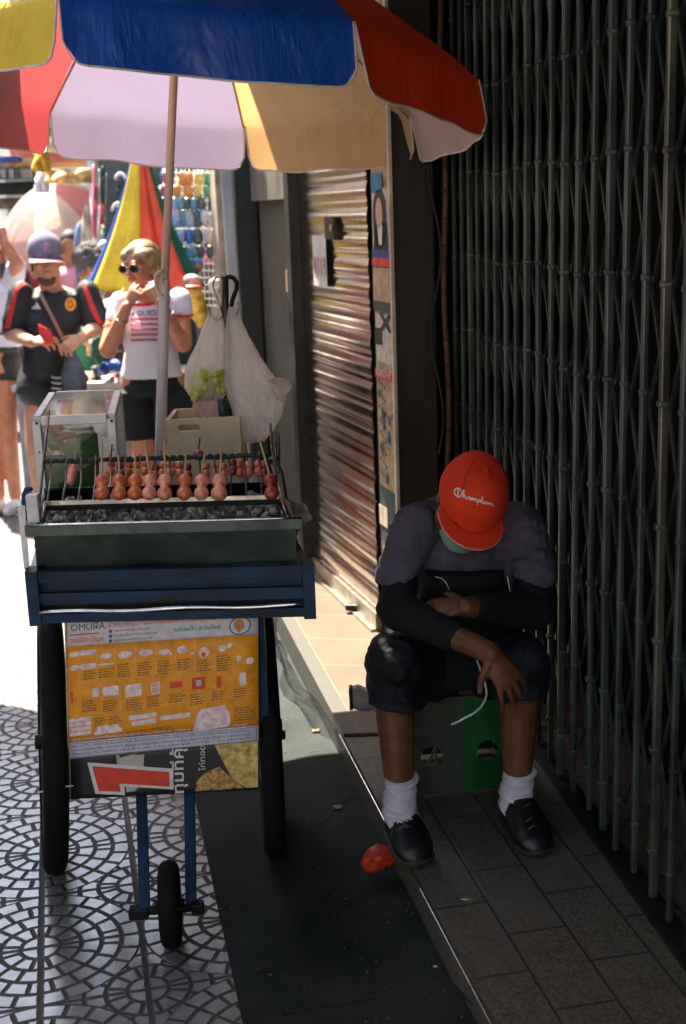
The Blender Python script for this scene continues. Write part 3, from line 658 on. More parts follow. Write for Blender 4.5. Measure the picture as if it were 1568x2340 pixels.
bt('printed_text','จำหน่ายและติดตั้งกล้องวงจรปิด ระบบกันขโมย โทรศัพท์ สัญญาณกันขโมย ราคาถูก',.015,.664,.014,pinkw,w=.93,offs=.01)
for i,s in enumerate(('ชุด CCTV, กล้อง IP H.264 กล้อง สัญญาณกันขโมย โทรทัศน์วงจรปิด เครื่องบันทึกภาพ ติดตั้งระบบ','ระบบเครื่องเสียง โทรศัพท์ สัญญาณกันขโมย ดิจิตอล เครื่องบันทึก ระบบสื่อสาร และอุปกรณ์','สัญญาณ, PS-TW806E กล้อง IP H.264 - 5 ด้าน, กล้อง AHR TVI DVI - 5 ด้าน พร้อมติดตั้ง')):
    bt('printed_text',s,.015,.700+.0225*i,.0135,inkb,w=.94,off=.0045,offs=.006)
mb=MB(); 
for (a,b_) in (((.004,.678),(.992,.678)),((.004,.757),(.992,.757)),((.992,.678),(.992,.757))):
    if a[0]!=b_[0]: bq2(mb,a[0],a[1],b_[0],a[1]+.0028,.0045,.0005)
    else: bq2(mb,a[0]-.003,a[1],a[0],b_[1],.0045,.0005)
mb.build('printed_frame',inkb,bd,fix=False)
# lower poster: white swoosh, red one, letters turned on their side, fried food
mb=MB(); bpoly(mb,[(.12,.765),(.40,.745),(.47,.99),(.29,.995),(.24,.90)][::-1],.0012); mb.build('printed_swoosh',pw('cream',(.5,.47,.42)),lp,fix=False)
one=[(.065,.775),(.52,.865),(.52,.955),(.245,.925),(.25,.968),(.105,.955)]
ctr=(.30,.885)
mb=MB(); bpoly(mb,[(ctr[0]+(a-ctr[0])*1.0,ctr[1]+(b_-ctr[1])*1.0) for a,b_ in [(.09,.79),(.545,.850),(.545,.972),(.283,.940),(.287,.992),(.13,.975)]][::-1],.002); mb.build('printed_number_edge',pw('white2',(.72,.70,.70)),lp,fix=False)
mb=MB(); bpoly(mb,[(.115,.812),(.525,.868),(.525,.954),(.258,.922),(.264,.970),(.147,.957)][::-1],.003); mb.build('printed_number',red,lp,fix=False)
bt('printed_text','ทุ่มที่คุ้ม',.60,.995,.060,pw('white2',(.72,.70,.70)),w=.33,rot=1,off=.0032,offs=.014)
bt('printed_text','ไก่ทอด',.715,.87,.030,pw('white2',(.72,.70,.70)),w=.15,rot=1,off=.0032,offs=.006)
mb=MB(); bpoly(mb,[(.76,.71),(.995,.675),(.995,.985),(.93,.985),(.86,.93),(.80,.80)][::-1],.0015); mb.build('printed_snack',mat('ink_snack',(.6,.47,.16),.6,.6,55,c2=(.3,.16,.04)),lp,fix=False)
mb=MB(); bpoly(mb,[(.67,.93),(.72,.88),(.79,.85),(.86,.93),(.92,.985),(.66,.99)][::-1],.002); mb.build('printed_snack',mat('ink_snack2',(.5,.3,.09),.6,.8,70,c2=(.08,.03,.01)),lp,fix=False)
mb=MB(); mb.tube([AY(85,1812,3.0),AY(115,1805,2.99),AY(150,1797,2.985),AY(168,1796,2.982)],.0022,6); tag(mb.build('twine',mat('string_pale',(.7,.6,.5),.8)),'pale twine tying the poster board to the cart wheel side','twine')
# ================================================================ charcoal grill
grl=thing('charcoal_grill','long stainless charcoal grill with a sloping bar rack on the cart','grill',K(0,.2,zt))
zr=zf(1192,3.0); gb=MB()
kb(gb,-.325,.315,.03,.036,zt-.002,zr); kb(gb,-.325,-.319,.036,.42,zt,zr); kb(gb,.309,.315,.036,.42,zt,zr); kb(gb,-.325,.315,.42,.426,zt,zr+.01)
gb.build('firebox',mat('firebox_steel',(.035,.048,.044),.2,.4,5,metal=.95,bump=.25,bs=12),grl)
mb=MB(); kb(mb,-.345,.33,.018,.034,zr-.024,zr+.001); mb.build('front_lip',mat('lip_steel',(.08,.095,.09),.3,.3,9,metal=.85),grl)
mb=MB(); mb.tube([K(-.34+.67*i/10,.022,zr+.003) for i in range(11)],.003,6); mb.build('rim',brightm,grl)
mb=MB(); kb(mb,-.318,.308,.04,.418,zr-.045,zr-.03,0); mb.build('ash_tray',mat('ash',(.1,.1,.095),.95,.5,30),grl)
mb=MB(); 
for k in range(150):
    a=rr_.uniform(-.30,.29); b_=rr_.uniform(.05,.40); s=rr_.uniform(.008,.017); z=zr-.024+rr_.uniform(0,.012)
    mb.ell(K(a,b_,z),(s,s*rr_.uniform(.6,1),s*rr_.uniform(.5,.8)),Euler((rr_.random()*3,rr_.random()*3,0)),7,5)
me=mb.mesh(); 
for v in me.vertices: v.co+=V(noise.noise_vector(v.co*90))*.003
o=link('charcoal',me,mat('charcoal_ash',(.46,.43,.40),.95,.7,30,c2=(.02,.02,.02))); tag(o,'grey ash covered charcoal lumps inside the grill','charcoal'); o['kind']='stuff'
zA=AY(400,1141,3.10).z; zB=AY(400,1047,3.235).z; bA=.13; bB=.265
mb=MB(); mb.bar(K(-.30,bA-.003,zA),K(.29,bA-.003,zA),.006,.010); mb.build('front_bar',mat('bar_pale',(.62,.58,.55),.3,.3,14,metal=.9),grl)
mb=MB(); mb.bar(K(-.30,bA+.01,zA-.012),K(.29,bA+.01,zA-.012),.006,.020); mb.build('front_bar',blackm,grl)
mb=MB(); mb.tube([K(-.30+.58*i/30,bB,zB+.002*math.sin(i)) for i in range(31)],.0055,8)
for i in range(30): mb.ell(K(-.29+.57*i/30,bB,zB+.003),(.008,.006,.006),None,6,5)
mb.build('back_bar',mat('crusted_black',(.012,.012,.012),.6,.3,30),grl)
rodm=mat('rod_steel',(.48,.42,.38),.3,.4,30,metal=1)
xs=[-.287+.0385*i for i in range(16)]
for i,a in enumerate(xs):
    mb=MB(); mb.tube([K(a-.006,bA,zA+.004),K(a+.001*(i%3),(bA+bB)/2,(zA+zB)/2),K(a+.002,bB+.003,zB+.002+.01*(i<7))],.0028,7); mb.build('rod',rodm if i<8 else mat('rod_dark',(.12,.11,.11),.35,.3,20,metal=.8),grl)
for i in range(17):
    a=-.29+.036*i; mb=MB(); mb.tube([K(a,.045,zr+.004),K(a,.045,zr+.012),K(a,.10,zr+.010)],.0022,6); mb.build('stub_rod',rodm,grl)
MB().tube([K(-.30,bA,zA),K(-.305,.045,zr)],.004,6).build('side_strut',rodm,grl); MB().tube([K(.29,bA,zA),K(.30,.045,zr)],.004,6).build('side_strut',rodm,grl); MB().tube([K(.30,.045,zr),K(.30,.40,zr+.06)],.003,6).build('side_strut',rodm,grl)
mb=MB(); mb.tube([AY(88,1190,3.04),AY(92,1130,3.08),AY(104,1010,3.16),AY(112,938,3.2)],.0036,7); mb.build('wire_handle',rodm,grl)
mb=MB(); mb.tube([AY(597,1018,3.28),AY(600,1050,3.25)],.003,6); mb.tube([AY(655,1140,3.12),AY(645,1080,3.2),AY(630,1050,3.25)],.0035,7); mb.build('wire_handle',blackm,grl)
# white bracket and blue rope at the left corner
mb=MB(); mb.box(AY(77,1161,3.03),(.03,.03,.07),None,.004); tag(mb.build('corner_bracket',mat('bracket_white',(.75,.73,.72),.45,.15,20)),'white clamp bracket on the corner of the grill beside the blue rope','bracket')
mb=MB(); mb.tube([AY(x,y,3.06+.01*math.sin(i)) for i,(x,y) in enumerate([(72,1118),(60,1117),(54,1130),(53,1150),(57,1165),(50,1172),(48,1190),(53,1198),(58,1185),(60,1160),(57,1140),(64,1124)])],.0055,8); tag(mb.build('rope',mat('rope_blue',(.02,.05,.16),.8,.4,80,bump=.6)),'coiled dark blue rope hanging at the grill corner','rope')
mb=MB(); mb.tube([AY(36,1161,3.05),AY(66,1162,3.05)],.0025,6); mb.tube([AY(33,1176,3.05),AY(66,1178,3.05)],.0025,6); mb.build('pin',brightm,cart)
mb=MB(); mb.prism([(0,0),(.012,0),(.016,.16),(-.002,.16)],AY(56,1300,3.02),(1,0,0),(0,0,1),.004); mb.build('side_plate',mat('bracket_white',(.75,.73,.72)),cart)
# ================================================================ sausage skewers
stick=mat('bamboo_stick',(.62,.42,.17),.65,.2,40)
def sausm(n,c,c2): return mat(n,c,.32,.5,26,c2=c2,bump=.2,bs=50,spec=.6,sub=.15,coat=.25)
SB=sausm('sausage_brown',(.66,.20,.06),(.46,.09,.03)); SP=sausm('sausage_pink',(.78,.32,.21),(.62,.19,.10)); SR=sausm('sausage_red',(.34,.05,.025),(.16,.02,.01)); SO=sausm('sausage_orange',(.60,.19,.05),(.42,.09,.03))
sl_=(K(0,bB,zB)-K(0,bA,zA)).normalized(); rn_=V((0,-sl_.z,sl_.y)).normalized()
front=[(232,SB,1004,.0,'glossy brown','leftmost'),(272,SB,1040,.02,'glossy brown','second'),(308,SB,1036,-.01,'dark topped brown','third'),(341,SP,1007,.12,'pale pink','fourth'),(376,SP,1008,.0,'pale pink','fifth'),(421,SO,1037,-.05,'orange brown','sixth'),(460,SP,1030,-.10,'pale pink','seventh'),(501,SP,1022,-.06,'large pale pink','eighth'),(621,SR,1010,-.42,'dark red','ninth')]
for i,(x,m_,ys_,lean,cw,od) in enumerate(front):
    c0=AY(x,1127,3.085); c1=AY(x+(1 if i<8 else -3),1099,3.125)
    w=.0188 if i!=7 else .0215
    sk_=thing('sausage_skewer',f'{cw} two-ball sausage skewer, {od} from the left on the front of the rack','skewer',c0,'sausage skewers on the front of the grill rack')
    d=(c1-c0).normalized(); rot=V((0,0,1)).rotation_difference(d).to_matrix()
    mb=MB(); mb.ell(c0,(w,w*.95,.0195),rot,20,12); mb.ell(c1,(w*(.98 if i%2 else 1.02),w*.95,.0185),rot,20,12); mb.ell((c0+c1)/2,(w*.62,w*.6,.015),rot,12,8)
    blob('sausage',mb,m_,sk_,.0022,3)
    top=AY(x-(c1.x-c0.x)*0+(-lean*90 if i!=8 else -26),ys_,3.17); MB().tube([c1-d*.01,c1+d*.02,top],.0026,7).build('stick',stick,sk_)
backx=[252,276,293,312,331,355,370,391,410,430,471,493,511,531,548,567,591,604]
ords=['first','second','third','fourth','fifth','sixth','seventh','eighth','ninth','tenth','eleventh','twelfth','thirteenth','fourteenth','fifteenth','sixteenth','seventeenth','eighteenth']
for i,x in enumerate(backx):
    y=1066+rr_.uniform(-4,8); c0=AY(x,y+14,3.30); c1=AY(x+rr_.uniform(-2,2),y-4,3.345); w=rr_.uniform(.0105,.0135)
    sk_=thing('sausage_skewer',f'small grilled sausage skewer, {ords[i]} from the left in the row behind the black bar','skewer',c0,'sausage skewers behind the black rack bar')
    d=(c1-c0).normalized(); rot=V((0,0,1)).rotation_difference(d).to_matrix()
    mb=MB(); mb.ell(c0,(w,w,.017),rot,14,9); mb.ell(c1,(w,w,.016),rot,14,9); blob('sausage',mb,[SB,SP,SO,SR][i*7%4],sk_,.0028,2)
    if i%2==0 or i>12: MB().tube([c1,AY(x+rr_.uniform(-6,8),rr_.uniform(1012,1036),3.41)],.0022,6).build('stick',stick if i%3 else mat('burnt_stick',(.14,.08,.04),.8),sk_)
sk_=thing('sausage_skewer','pink sausage skewer leaning upright behind the bare left end of the rack','skewer',AY(165,1110,3.3)); mb=MB(); mb.cap(AY(161,1100,3.3),.012,AY(167,1072,3.33),.013); mb.build('sausage',SP,sk_); MB().tube([AY(150,1115,3.28),AY(162,1098,3.3)],.003,6).build('stick',mat('burnt_stick',(.14,.08,.04)),sk_); MB().tube([AY(168,1070,3.33),AY(174,1033,3.36)],.0026,6).build('stick',stick,sk_)
sk_=thing('sausage_skewer','round brown sausage ball on a long stick raised above the back bar','skewer',AY(455,1040,3.38)); mb=MB(); mb.ell(AY(455,1040,3.38),(.017,.015,.015)); mb.build('sausage',SR,sk_); MB().tube([AY(452,1040,3.38),AY(457,1000,3.42)],.0024,6).build('stick',mat('burnt_stick',(.14,.08,.04)),sk_)
# tongs standing at the right end
mb=MB(); 
for dx,y0_,y1_ in ((0,968,1055),(10,985,1050),(18,990,1080)):
    mb.tube([AY(618+dx,y0_,3.4),AY(620+dx,(y0_+y1_)/2,3.36),AY(626+dx*.6,y1_,3.3)],.0034,6)
mb.tube([AY(610,1050,3.3),AY(640,1046,3.3)],.006,6)
tag(mb.build('tongs',mat('tong_steel',(.2,.2,.19),.3,.4,30,metal=.9)),'blackened steel tongs standing at the right end of the grill','tongs')
# ================================================================ glass display case behind the grill
Yf,Yb=3.44,3.95
ztop=AY(75,962,Yf).z; cs=thing('display_case','aluminium framed glass case holding banana leaves and sausages','display case',AY(160,1140,3.6))
L0=AY(85,970,Yf).x; R0=AY(256,970,Yf).x; zcb=zt+.01; alu=mat('white_aluminium',(.66,.63,.62),.4,.12,10,metal=.25)
def cc(x,y,z): return V((x-.15*(y-Yf)+0.02*(y-Yf),y,z))
for (x,y) in ((L0,Yf),(R0,Yf),(L0,Yb),(R0,Yb)): MB().bar(cc(x,y,zcb),cc(x,y,ztop),.023,.023,bev=.002).build('post',alu,cs)
for a,b_ in ((cc(L0,Yf,ztop),cc(R0,Yf,ztop)),(cc(L0,Yb,ztop),cc(R0,Yb,ztop)),(cc(L0,Yf,ztop),cc(L0,Yb,ztop)),(cc(R0,Yf,ztop),cc(R0,Yb,ztop))):
    d=(b_-a).normalized()*.0118; MB().bar(a+d,b_-d,.021,.024,bev=.002).build('rail',alu,cs)
mb=MB()
for (x,y) in ((L0,Yf),(R0,Yf)): mb.ell(cc(x,y-.013,ztop-.005),(.004,.003,.004),None,8,6); mb.ell(cc(x,y-.013,ztop-.085),(.0025,.002,.0025),None,8,6)
mb.build('screws',darkm,cs)
t=NT('case_glass'); tr=t.node('ShaderNodeBsdfTransparent'); gl=t.node('ShaderNodeBsdfGlossy'); gl.inputs['Roughness'].default_value=.06; fr=t.node('ShaderNodeFresnel'); fr.inputs[0].default_value=1.7; mx=t.node('ShaderNodeMixShader'); tr.inputs[0].default_value=(.93,.96,.94,1)
lw=t.node('ShaderNodeLayerWeight'); t.set(mx.inputs[0],t.m_('MULTIPLY_ADD',t.m_('POWER',lw.outputs['Facing'],3.),.5,.05)); t.l.new(tr.outputs[0],mx.inputs[1]); t.l.new(gl.outputs[0],mx.inputs[2]); t.l.new(mx.outputs[0],t.out.inputs[0]); glass=t.m
def pane(a,b_,c,d): 
    mb=MB(); mb.add([a,b_,c,d],[(0,1,2,3)]); return mb.build('glass_pane',glass,cs,fix=False)
pane(cc(L0+.012,Yf+.012,ztop+.009),cc(R0-.012,Yf+.012,ztop+.009),cc(R0-.012,Yb-.012,ztop+.009),cc(L0+.012,Yb-.012,ztop+.009))
pane(cc(L0+.012,Yf,zcb),cc(R0-.012,Yf,zcb),cc(R0-.012,Yf,ztop-.012),cc(L0+.012,Yf,ztop-.012))
pane(cc(L0,Yf+.012,zcb),cc(L0,Yb-.012,zcb),cc(L0,Yb-.012,ztop-.012),cc(L0,Yf+.012,ztop-.012))
pane(cc(R0,Yf+.012,zcb),cc(R0,Yb-.012,zcb),cc(R0,Yb-.012,ztop-.012),cc(R0,Yf+.012,ztop-.012))
kb(MB(),-.33,-.10,.50,.99,zcb-.008,zcb+.004).build('shelf',mat('shelf_dark',(.05,.06,.05),.4),cs)
lf=mat('banana_leaf',(.06,.16,.035),.4,.4,14,bump=.3,bs=30,spec=.5,sub=.0)
def leaf(px,Y,label,w=.004):
    pts=[AY(x,y,Y+dy) for x,y,dy in px]
    n=len(pts); c=sum(pts,V())/n; mb=MB(); vs=[c+V((0,-.03,0))]
    ring=[]
    for k in range(n*6):
        a=pts[k//6]; b_=pts[(k//6+1)%n]; q=a.lerp(b_,(k%6)/6); ring.append(q)
    N=len(ring); fs=[]
    for r_ in (.5,1.0):
        for q in ring: vs.append(c+(q-c)*r_+V((0,-.03*(1-r_**2)+.006*math.sin(q.x*120),0)))
    for k in range(N): fs.append((0,1+k,1+(k+1)%N)); fs.append((1+k,1+N+k,1+N+(k+1)%N,1+(k+1)%N))
    m=len(vs); vs+=[v+V((0,w,0)) for v in vs]; fs+=[tuple(m+i for i in f[::-1]) for f in fs]
    mb.add(vs,fs,True); return tag(mb.build('banana_leaf',lf),label,'leaf','banana leaves in the glass case')
leaf([(92,990,.0),(104,988,.02),(118,992,.02),(124,1008,.0),(138,1022,-.02),(120,1032,-.02),(92,1034,0)],3.52,'folded banana leaf at the left inside the glass case')
leaf([(140,1030,.0),(150,1010,.0),(172,998,.02),(205,982,.04),(222,990,.03),(226,1045,.0),(180,1048,.0),(150,1044,-.02)],3.50,'large banana leaf at the right inside the glass case')
leaf([(96,975,0),(215,975,0),(215,985,0),(96,985,0)],3.78,'dark banana leaf lining the back of the glass case')
leaf([(92,1040,0),(226,1040,0),(226,1128,0),(92,1128,0)],3.62,'broad banana leaf covering the bottom of the glass case')
for i,(x0,y0_,x1,y1_,w) in enumerate([(100,983,142,980,.013),(104,996,172,998,.014),(124,1010,142,1006,.012),(128,1020,146,1016,.011),(108,990,150,988,.012)]):
    mb=MB(); a=AY(x0,y0_,3.60+.012*i); b_=AY(x1,y1_,3.61+.012*i); mb.tube([a.lerp(b_,k/10)+V((0,0,.006*math.sin(k*.9+i))) for k in range(11)],[w*(.55 if k in(0,10) else 1+.08*math.sin(k*2)) for k in range(11)],12)
    tag(mb.build('sausage',sausm('sausage_raw',(.45,.10,.06),(.3,.05,.03))),f'glossy raw sausage, {ords[i]} in the pile inside the glass case','sausage','raw sausages in the glass case')
mb=MB(); mb.tube([AY(130,988,3.58),AY(218,984,3.58)],.002,6); tag(mb.build('bamboo_stick',stick),'bare bamboo stick lying over the sausages in the glass case','stick')
# ================================================================ tub, bags and hook pole behind the grill
ivory=mat('ivory_plastic',(.82,.64,.40),.5,.15,8,sub=.05)
tb=thing('plastic_tub','ivory plastic tub with a slot handle behind the grill','tub',AY(460,1060,3.8))
a=AY(378,960,3.78); b_=AY(548,955,3.78); zt2=a.z; w=b_.x-a.x
def slotwall():
    mb=MB(); out=[(0,-.30),(w,-.30),(w,.004),(0,0)]; s0=AY(407,985,3.78).x-a.x; s1=AY(458,966,3.78).x-a.x; h0=AY(407,986,3.78).z-zt2; h1=AY(457,969,3.78).z-zt2
    n=6; inner=[]
    r_=(h1-h0)/2; cy=(h0+h1)/2
    for k in range(9): t_=PI/2+PI*k/8; inner.append((s0+r_+r_*math.cos(t_),cy+r_*math.sin(t_)))
    for k in range(9): t_=-PI/2+PI*k/8; inner.append((s1-r_+r_*math.cos(t_),cy+r_*math.sin(t_)))
    o=V((a.x,3.78,zt2)); th=.012
    def P3(q,y): return o+V((q[0],y,q[1]))
    strips=[[(0,0),(w,.004),(w,h1),(0,h1)],[(0,h0),(w,h0),(w,-.30),(0,-.30)],[(0,h1),(s0+r_,h1)]+[q for q in inner[1:8]]+[(s0+r_,h0),(0,h0)],[(w,h0),(s1-r_,h0)]+inner[10:17]+[(s1-r_,h1),(w,h1)]]
    for p in strips: mb.prism(p,o,(1,0,0),(0,0,1),-th)
    return mb
slotwall().build('side_panel',ivory,tb)
mb=MB(); mb.box((a.x+.006,3.90,zt2-.15),(.012,.21,.30)); mb.box((b_.x-.006,3.90,zt2-.15),(.012,.21,.30)); mb.box(((a.x+b_.x)/2,4.0,zt2-.15),(w,.012,.30)); mb.build('side_panel',ivory,tb)
pole=thing('hook_pole','dark steel post with two curled hooks where the plastic bags hang','pole',AY(520,1040,3.86))
mb=MB(); P=[AY(513,632,3.86),AY(514,700,3.86),AY(517,800,3.86),AY(521,900,3.86),AY(523,1060,3.86)]; mb.tube(P,[.0125,.0125,.0135,.014,.014],12); mb.build('post',mat('post_dark',(.06,.055,.05),.4,.4,14,metal=.5,streak=(1,1,.3)),pole)
hk=mat('hook_steel',(.5,.46,.42),.25,.3,20,metal=1)
def hook(pts,r,m): MB().tube([AY(x,y,3.82+.02*i/len(pts)) for i,(x,y) in enumerate(pts)],r,8).build('hook',m,pole)
hook([(510,634),(503,630),(495,632),(488,642),(487,655),(491,670),(497,688),(503,705),(507,718),(503,728),(497,731),(489,729),(482,722),(478,712),(475,698)],.0033,hk)
hook([(506,632),(507,650),(507,690),(507,722)],.003,hk)
hook([(516,634),(526,632),(535,636),(541,646),(541,660),(536,672),(531,686),(529,700)],.007,blackm)
hook([(543,690),(545,705),(540,718),(532,726),(524,724)],.0033,hk)
clearf=film('bag_film',(1,.97,.93),.66,.68,.3,26)
def bag(name,secs,Y,label,m,parent=None,pleat=9,dep=.45,seed=0,n=64,fold=.09):
    """secs: (x px, y px, half width px) from top to bottom"""
    from bisect import bisect
    mb=MB(); vs=[]; M_=36; L=len(secs)
    for i in range(M_+1):
        q=i/M_*(L-1); k=min(int(q),L-2); f=q-k; f=f*f*(3-2*f)*.5+f*.5
        x,y,w=[secs[k][j]*(1-f)+secs[k+1][j]*f for j in range(3)]
        c=AY(x,y,Y); hw=(AY(x+w,y,Y)-c).length
        for j in range(n):
            a=2*PI*j/n; pl=1+fold*math.sin(a*pleat+seed+.8*math.sin(i*.2))*(1-.35*i/M_)+.10*noise.noise(V((math.cos(a)*1.6+seed,math.sin(a)*1.6,i*.13)))+.04*noise.noise(V((math.cos(a)*5+seed,math.sin(a)*5,i*.5)))
            vs.append(c+V((hw*math.cos(a)*pl,hw*dep*math.sin(a)*pl+.006*noise.noise(V((a,i*.3,seed))),.008*noise.noise(V((a*2,i*.2,seed+4))))))
    fs=[(i*n+j,i*n+(j+1)%n,(i+1)*n+(j+1)%n,(i+1)*n+j) for i in range(M_) for j in range(n)]+[[M_*n+j for j in range(n)]]
    mb.add(vs,fs,True); o=mb.build(name,m,parent)
    return tag(o,label,'plastic bag','plastic bags hanging on the hook pole') if label else o
bag('plastic_bag',[(492,704,7),(491,722,16),(487,760,28),(478,810,40),(471,850,47),(471,885,48),(474,905,38),(478,913,20)],3.84,'clear knotted bag of pale green leaves hung on the silver hook',clearf,seed=1)
bag('plastic_bag',[(532,702,8),(533,722,14),(542,770,26),(556,820,38),(572,870,56),(588,905,62),(588,950,54),(580,985,44),(574,1008,30)],3.83,'large empty looking white bag bulging out to the right of the post',clearf,seed=7,pleat=13,fold=.07)
bag('plastic_bag',[(480,900,40),(480,930,38),(487,955,32),(496,972,22)],3.87,'white bag with pink print hanging below the bag of leaves',film('bag_print',(.78,.58,.55),.75,.4,.3,20),seed=12)
mb=MB()
mb.grid(lambda u,v:(lambda c:c+V((0,.02*math.sin(v*3),.0)))(AY(612+46*u+8*math.sin(v*5),(868-6*math.sin(u*3))+ (40+34*u)*v*(1.1-.4*u)+20*u*0,3.80)),12,12,.0006)
tag(mb.build('plastic_bag',film('bag_film2',(.80,.70,.66),.55,.5,.3,30)),'loose torn handle flap of the large white bag sticking out sideways','plastic bag','plastic bags hanging on the hook pole')
lm=mat('lettuce',(.62,.58,.14),.6,.5,60,c2=(.34,.36,.05),bump=.4); mb=MB()
for k in range(40):
    x=468+rr_.gauss(0,19); y=878+rr_.gauss(0,13)
    mb.ell(AY(max(432,min(506,x)),max(845,min(y,900)),3.84+rr_.uniform(-.025,.025)),(rr_.uniform(.012,.022),.012,rr_.uniform(.012,.026)),Euler((rr_.random(),rr_.random()*3,rr_.random()*3)),8,6)
tag(blob('leafy_greens',mb,lm,None,.004,1,.012,.018,3),'bunch of yellow green lettuce inside the hanging clear bag','greens')
mb=MB(); c=AY(510,934,3.80); mb.loft([(c+V((0,0,.028)),(.0165,0,0),(0,.0165,0)),(c-V((0,0,.034)),(.014,0,0),(0,.014,0))],20); tag(mb.build('measuring_cup',mat('cup_grey',(.05,.06,.05),.4,.2,12)),'small dark cup hanging beneath the bag of leaves','cup')
# crumpled bag at the right end of grill
mb=MB(); mb.grid(lambda u,v:(lambda c:c+V(noise.noise_vector(V((u*4,v*5,2))))*.022)(AY(655+50*u-18*v*u+8*math.sin(v*6),1135+24*u+92*v,3.22+.05*u)),16,18,.0008)
tag(mb.build('plastic_bag',mat('crumpled_bag',(.40,.31,.27),.4,.4,14,bump=.5,bs=40)),'crumpled grubby plastic bag hanging on the right end of the grill','plastic bag')
# thin clear bag blowing beside the right cart wheel
mb=MB()
def cb(u,v):
    x=598+175*v*(.35+.65*u)+ (1-v)*(10+30*u); y=1425+ (230+80*u*0)*v+ 95*(u-.5)*v*1.3 + 30*(1-v)*u
    c=AY(x,y,3.5-.35*v); return c+V(noise.noise_vector(V((u*3,v*4,9))))*.035
mb.grid(cb,26,30,.0005); tag(mb.build('plastic_bag',film('clear_film',(.7,.76,.8),.30,.3,.2,14)),'thin clear plastic bag blowing out beside the right cart wheel','plastic bag')
mb=MB(); mb.grid(lambda u,v:(lambda c:c+V(noise.noise_vector(V((u*3,v*4,5))))*.02)(AY(602+32*u*(1.1-v),1416+110*v,3.75)),10,12,.0008); tag(mb.build('plastic_bag',film('bag_film3',(.75,.62,.52),.6,.5,.3,20)),'cream plastic bag hanging under the cart behind the right wheel','plastic bag')
# ================================================================ umbrella over the cart
UC=V((-.473,4.086,2.21)); UR=.93; Ua0=-1.741; UN=V((.081,.092,1)).normalized(); VL=.164
Uu=V((0,1,0)).cross(UN).normalized(); Uv=UN.cross(Uu); UH=.42
def rim(k): a=Ua0+k*PI/4; return Uu*math.cos(a)+Uv*math.sin(a)
def up_(k,s,t_):     # t_: 0 apex ..1 rim
    d=(rim(k)*(1-s)+rim(k+1)*s)*UR*t_; ch_=math.sin(PI*s)
    return UC+d+UN*(UH*(1-t_**1.7)-.030*ch_*t_*(1.15-t_)+.012*noise.noise((UC+d)*5.5)*t_)
umb=thing('market_umbrella','large market umbrella with blue, red, yellow and white vinyl panels over the cart','umbrella',AZ(372,1500,0)*0+V((-.60,3.95,.8)))
def vinyl(name,cout,cin,ct,tl=.21,ro=.34):
    t=NT(name); b=t.b; g=t.node('ShaderNodeNewGeometry'); co_=t.coord()
    n=t.noise(7,co_,5,.65); va=t.ramp(n,.3,.7,(.80,.80,.80),(1,1,1))
    mul=lambda c: t.mix(1.0,c,c)
    cc_=t.mix(g.outputs['Backfacing'],cout,cin)
    mm=t.node('ShaderNodeMix',data_type='RGBA',blend_type='MULTIPLY'); mm.inputs[0].default_value=1; t.l.new(cc_,mm.inputs[6]); t.l.new(va,mm.inputs[7]); t.l.new(mm.outputs[2],b.inputs['Base Color'])
    t.set(b.inputs['Roughness'],t.m_('MULTIPLY_ADD',g.outputs['Backfacing'],.35,ro)); b.inputs['Specular IOR Level'].default_value=.7
    ts=t.node('ShaderNodeBsdfTranslucent'); t.set(ts.inputs[0],t.mix(g.outputs['Backfacing'],cout,ct))
    mx=t.node('ShaderNodeMixShader'); mx.inputs[0].default_value=tl; t.l.new(b.outputs[0],mx.inputs[1]); t.l.new(ts.outputs[0],mx.inputs[2]); t.l.new(mx.outputs[0],t.out.inputs[0])
    bn=t.bump(t.noise(5,t.scalev(co_,(1,1,.35)),4,.6,.8),.9,.03)
    return t.m
VB=vinyl('vinyl_blue',(.010,.085,.48),(.36,.32,.40),(.27,.22,.33)); VR=vinyl('vinyl_red',(.58,.045,.012),(.50,.22,.20),(.50,.055,.06)); VY=vinyl('vinyl_yellow',(.95,.68,.06),(.66,.48,.26),(.85,.50,.20)); VW=vinyl('vinyl_white',(.72,.66,.62),(.55,.46,.42),(.5,.40,.36))
pan=[(VB,'blue'),(VR,'red'),(VW,'white'),(VY,'yellow'),(VB,'blue'),(VR,'red'),(VW,'white'),(VY,'yellow')]
trim=mat('white_piping',(.72,.66,.60),.5,.15,20)
def val(k,s,q,bot=None):
    p=up_(k,s,1.0); wdt=(rim(k)-rim(k+1)).length*UR; d=min(s,1-s)*wdt; rc=.055; h=VL
    if d<rc: h=VL-(rc-math.sqrt(max(0,rc*rc-(rc-d)**2)))*.9
    nrm=(rim(k)+rim(k+1)).normalized()
    return p-V((0,0,1))*h*q+nrm*(.022*q+.012*q*math.sin(s*11+k*2)*(.4+.6*math.sin(s*PI)))+nrm*.004
for k,(m_,cn) in enumerate(pan):
    n1,n2=22,22; mb=MB()
    rows=[[up_(k,i/n1,.04+.96*j/n2) for i in range(n1+1)] for j in range(n2+1)]+[[val(k,i/n1,j/7) for i in range(n1+1)] for j in range(1,8)]
    vs=[p for r_ in rows for p in r_]; W_=n1+1
    fs=[(j*W_+i,(j+1)*W_+i,(j+1)*W_+i+1,j*W_+i+1) for j in range(len(rows)-1) for i in range(n1)]
    mb.add(vs,fs,True); o=mb.build('canopy_panel',m_,umb,fix=False); o['label']=f'{cn} vinyl canopy panel with its hanging valance'
    mb=MB(); mb.tube([val(k,i/40,0)+V((0,0,0)) for i in (0,)]+[val(k,.0,q/6) for q in range(1,7)]+[val(k,i/40,1) for i in range(1,40)]+[val(k,1,q/6) for q in range(6,-1,-1)],.0032,6); mb.build('piping',trim,o)
mb=MB()
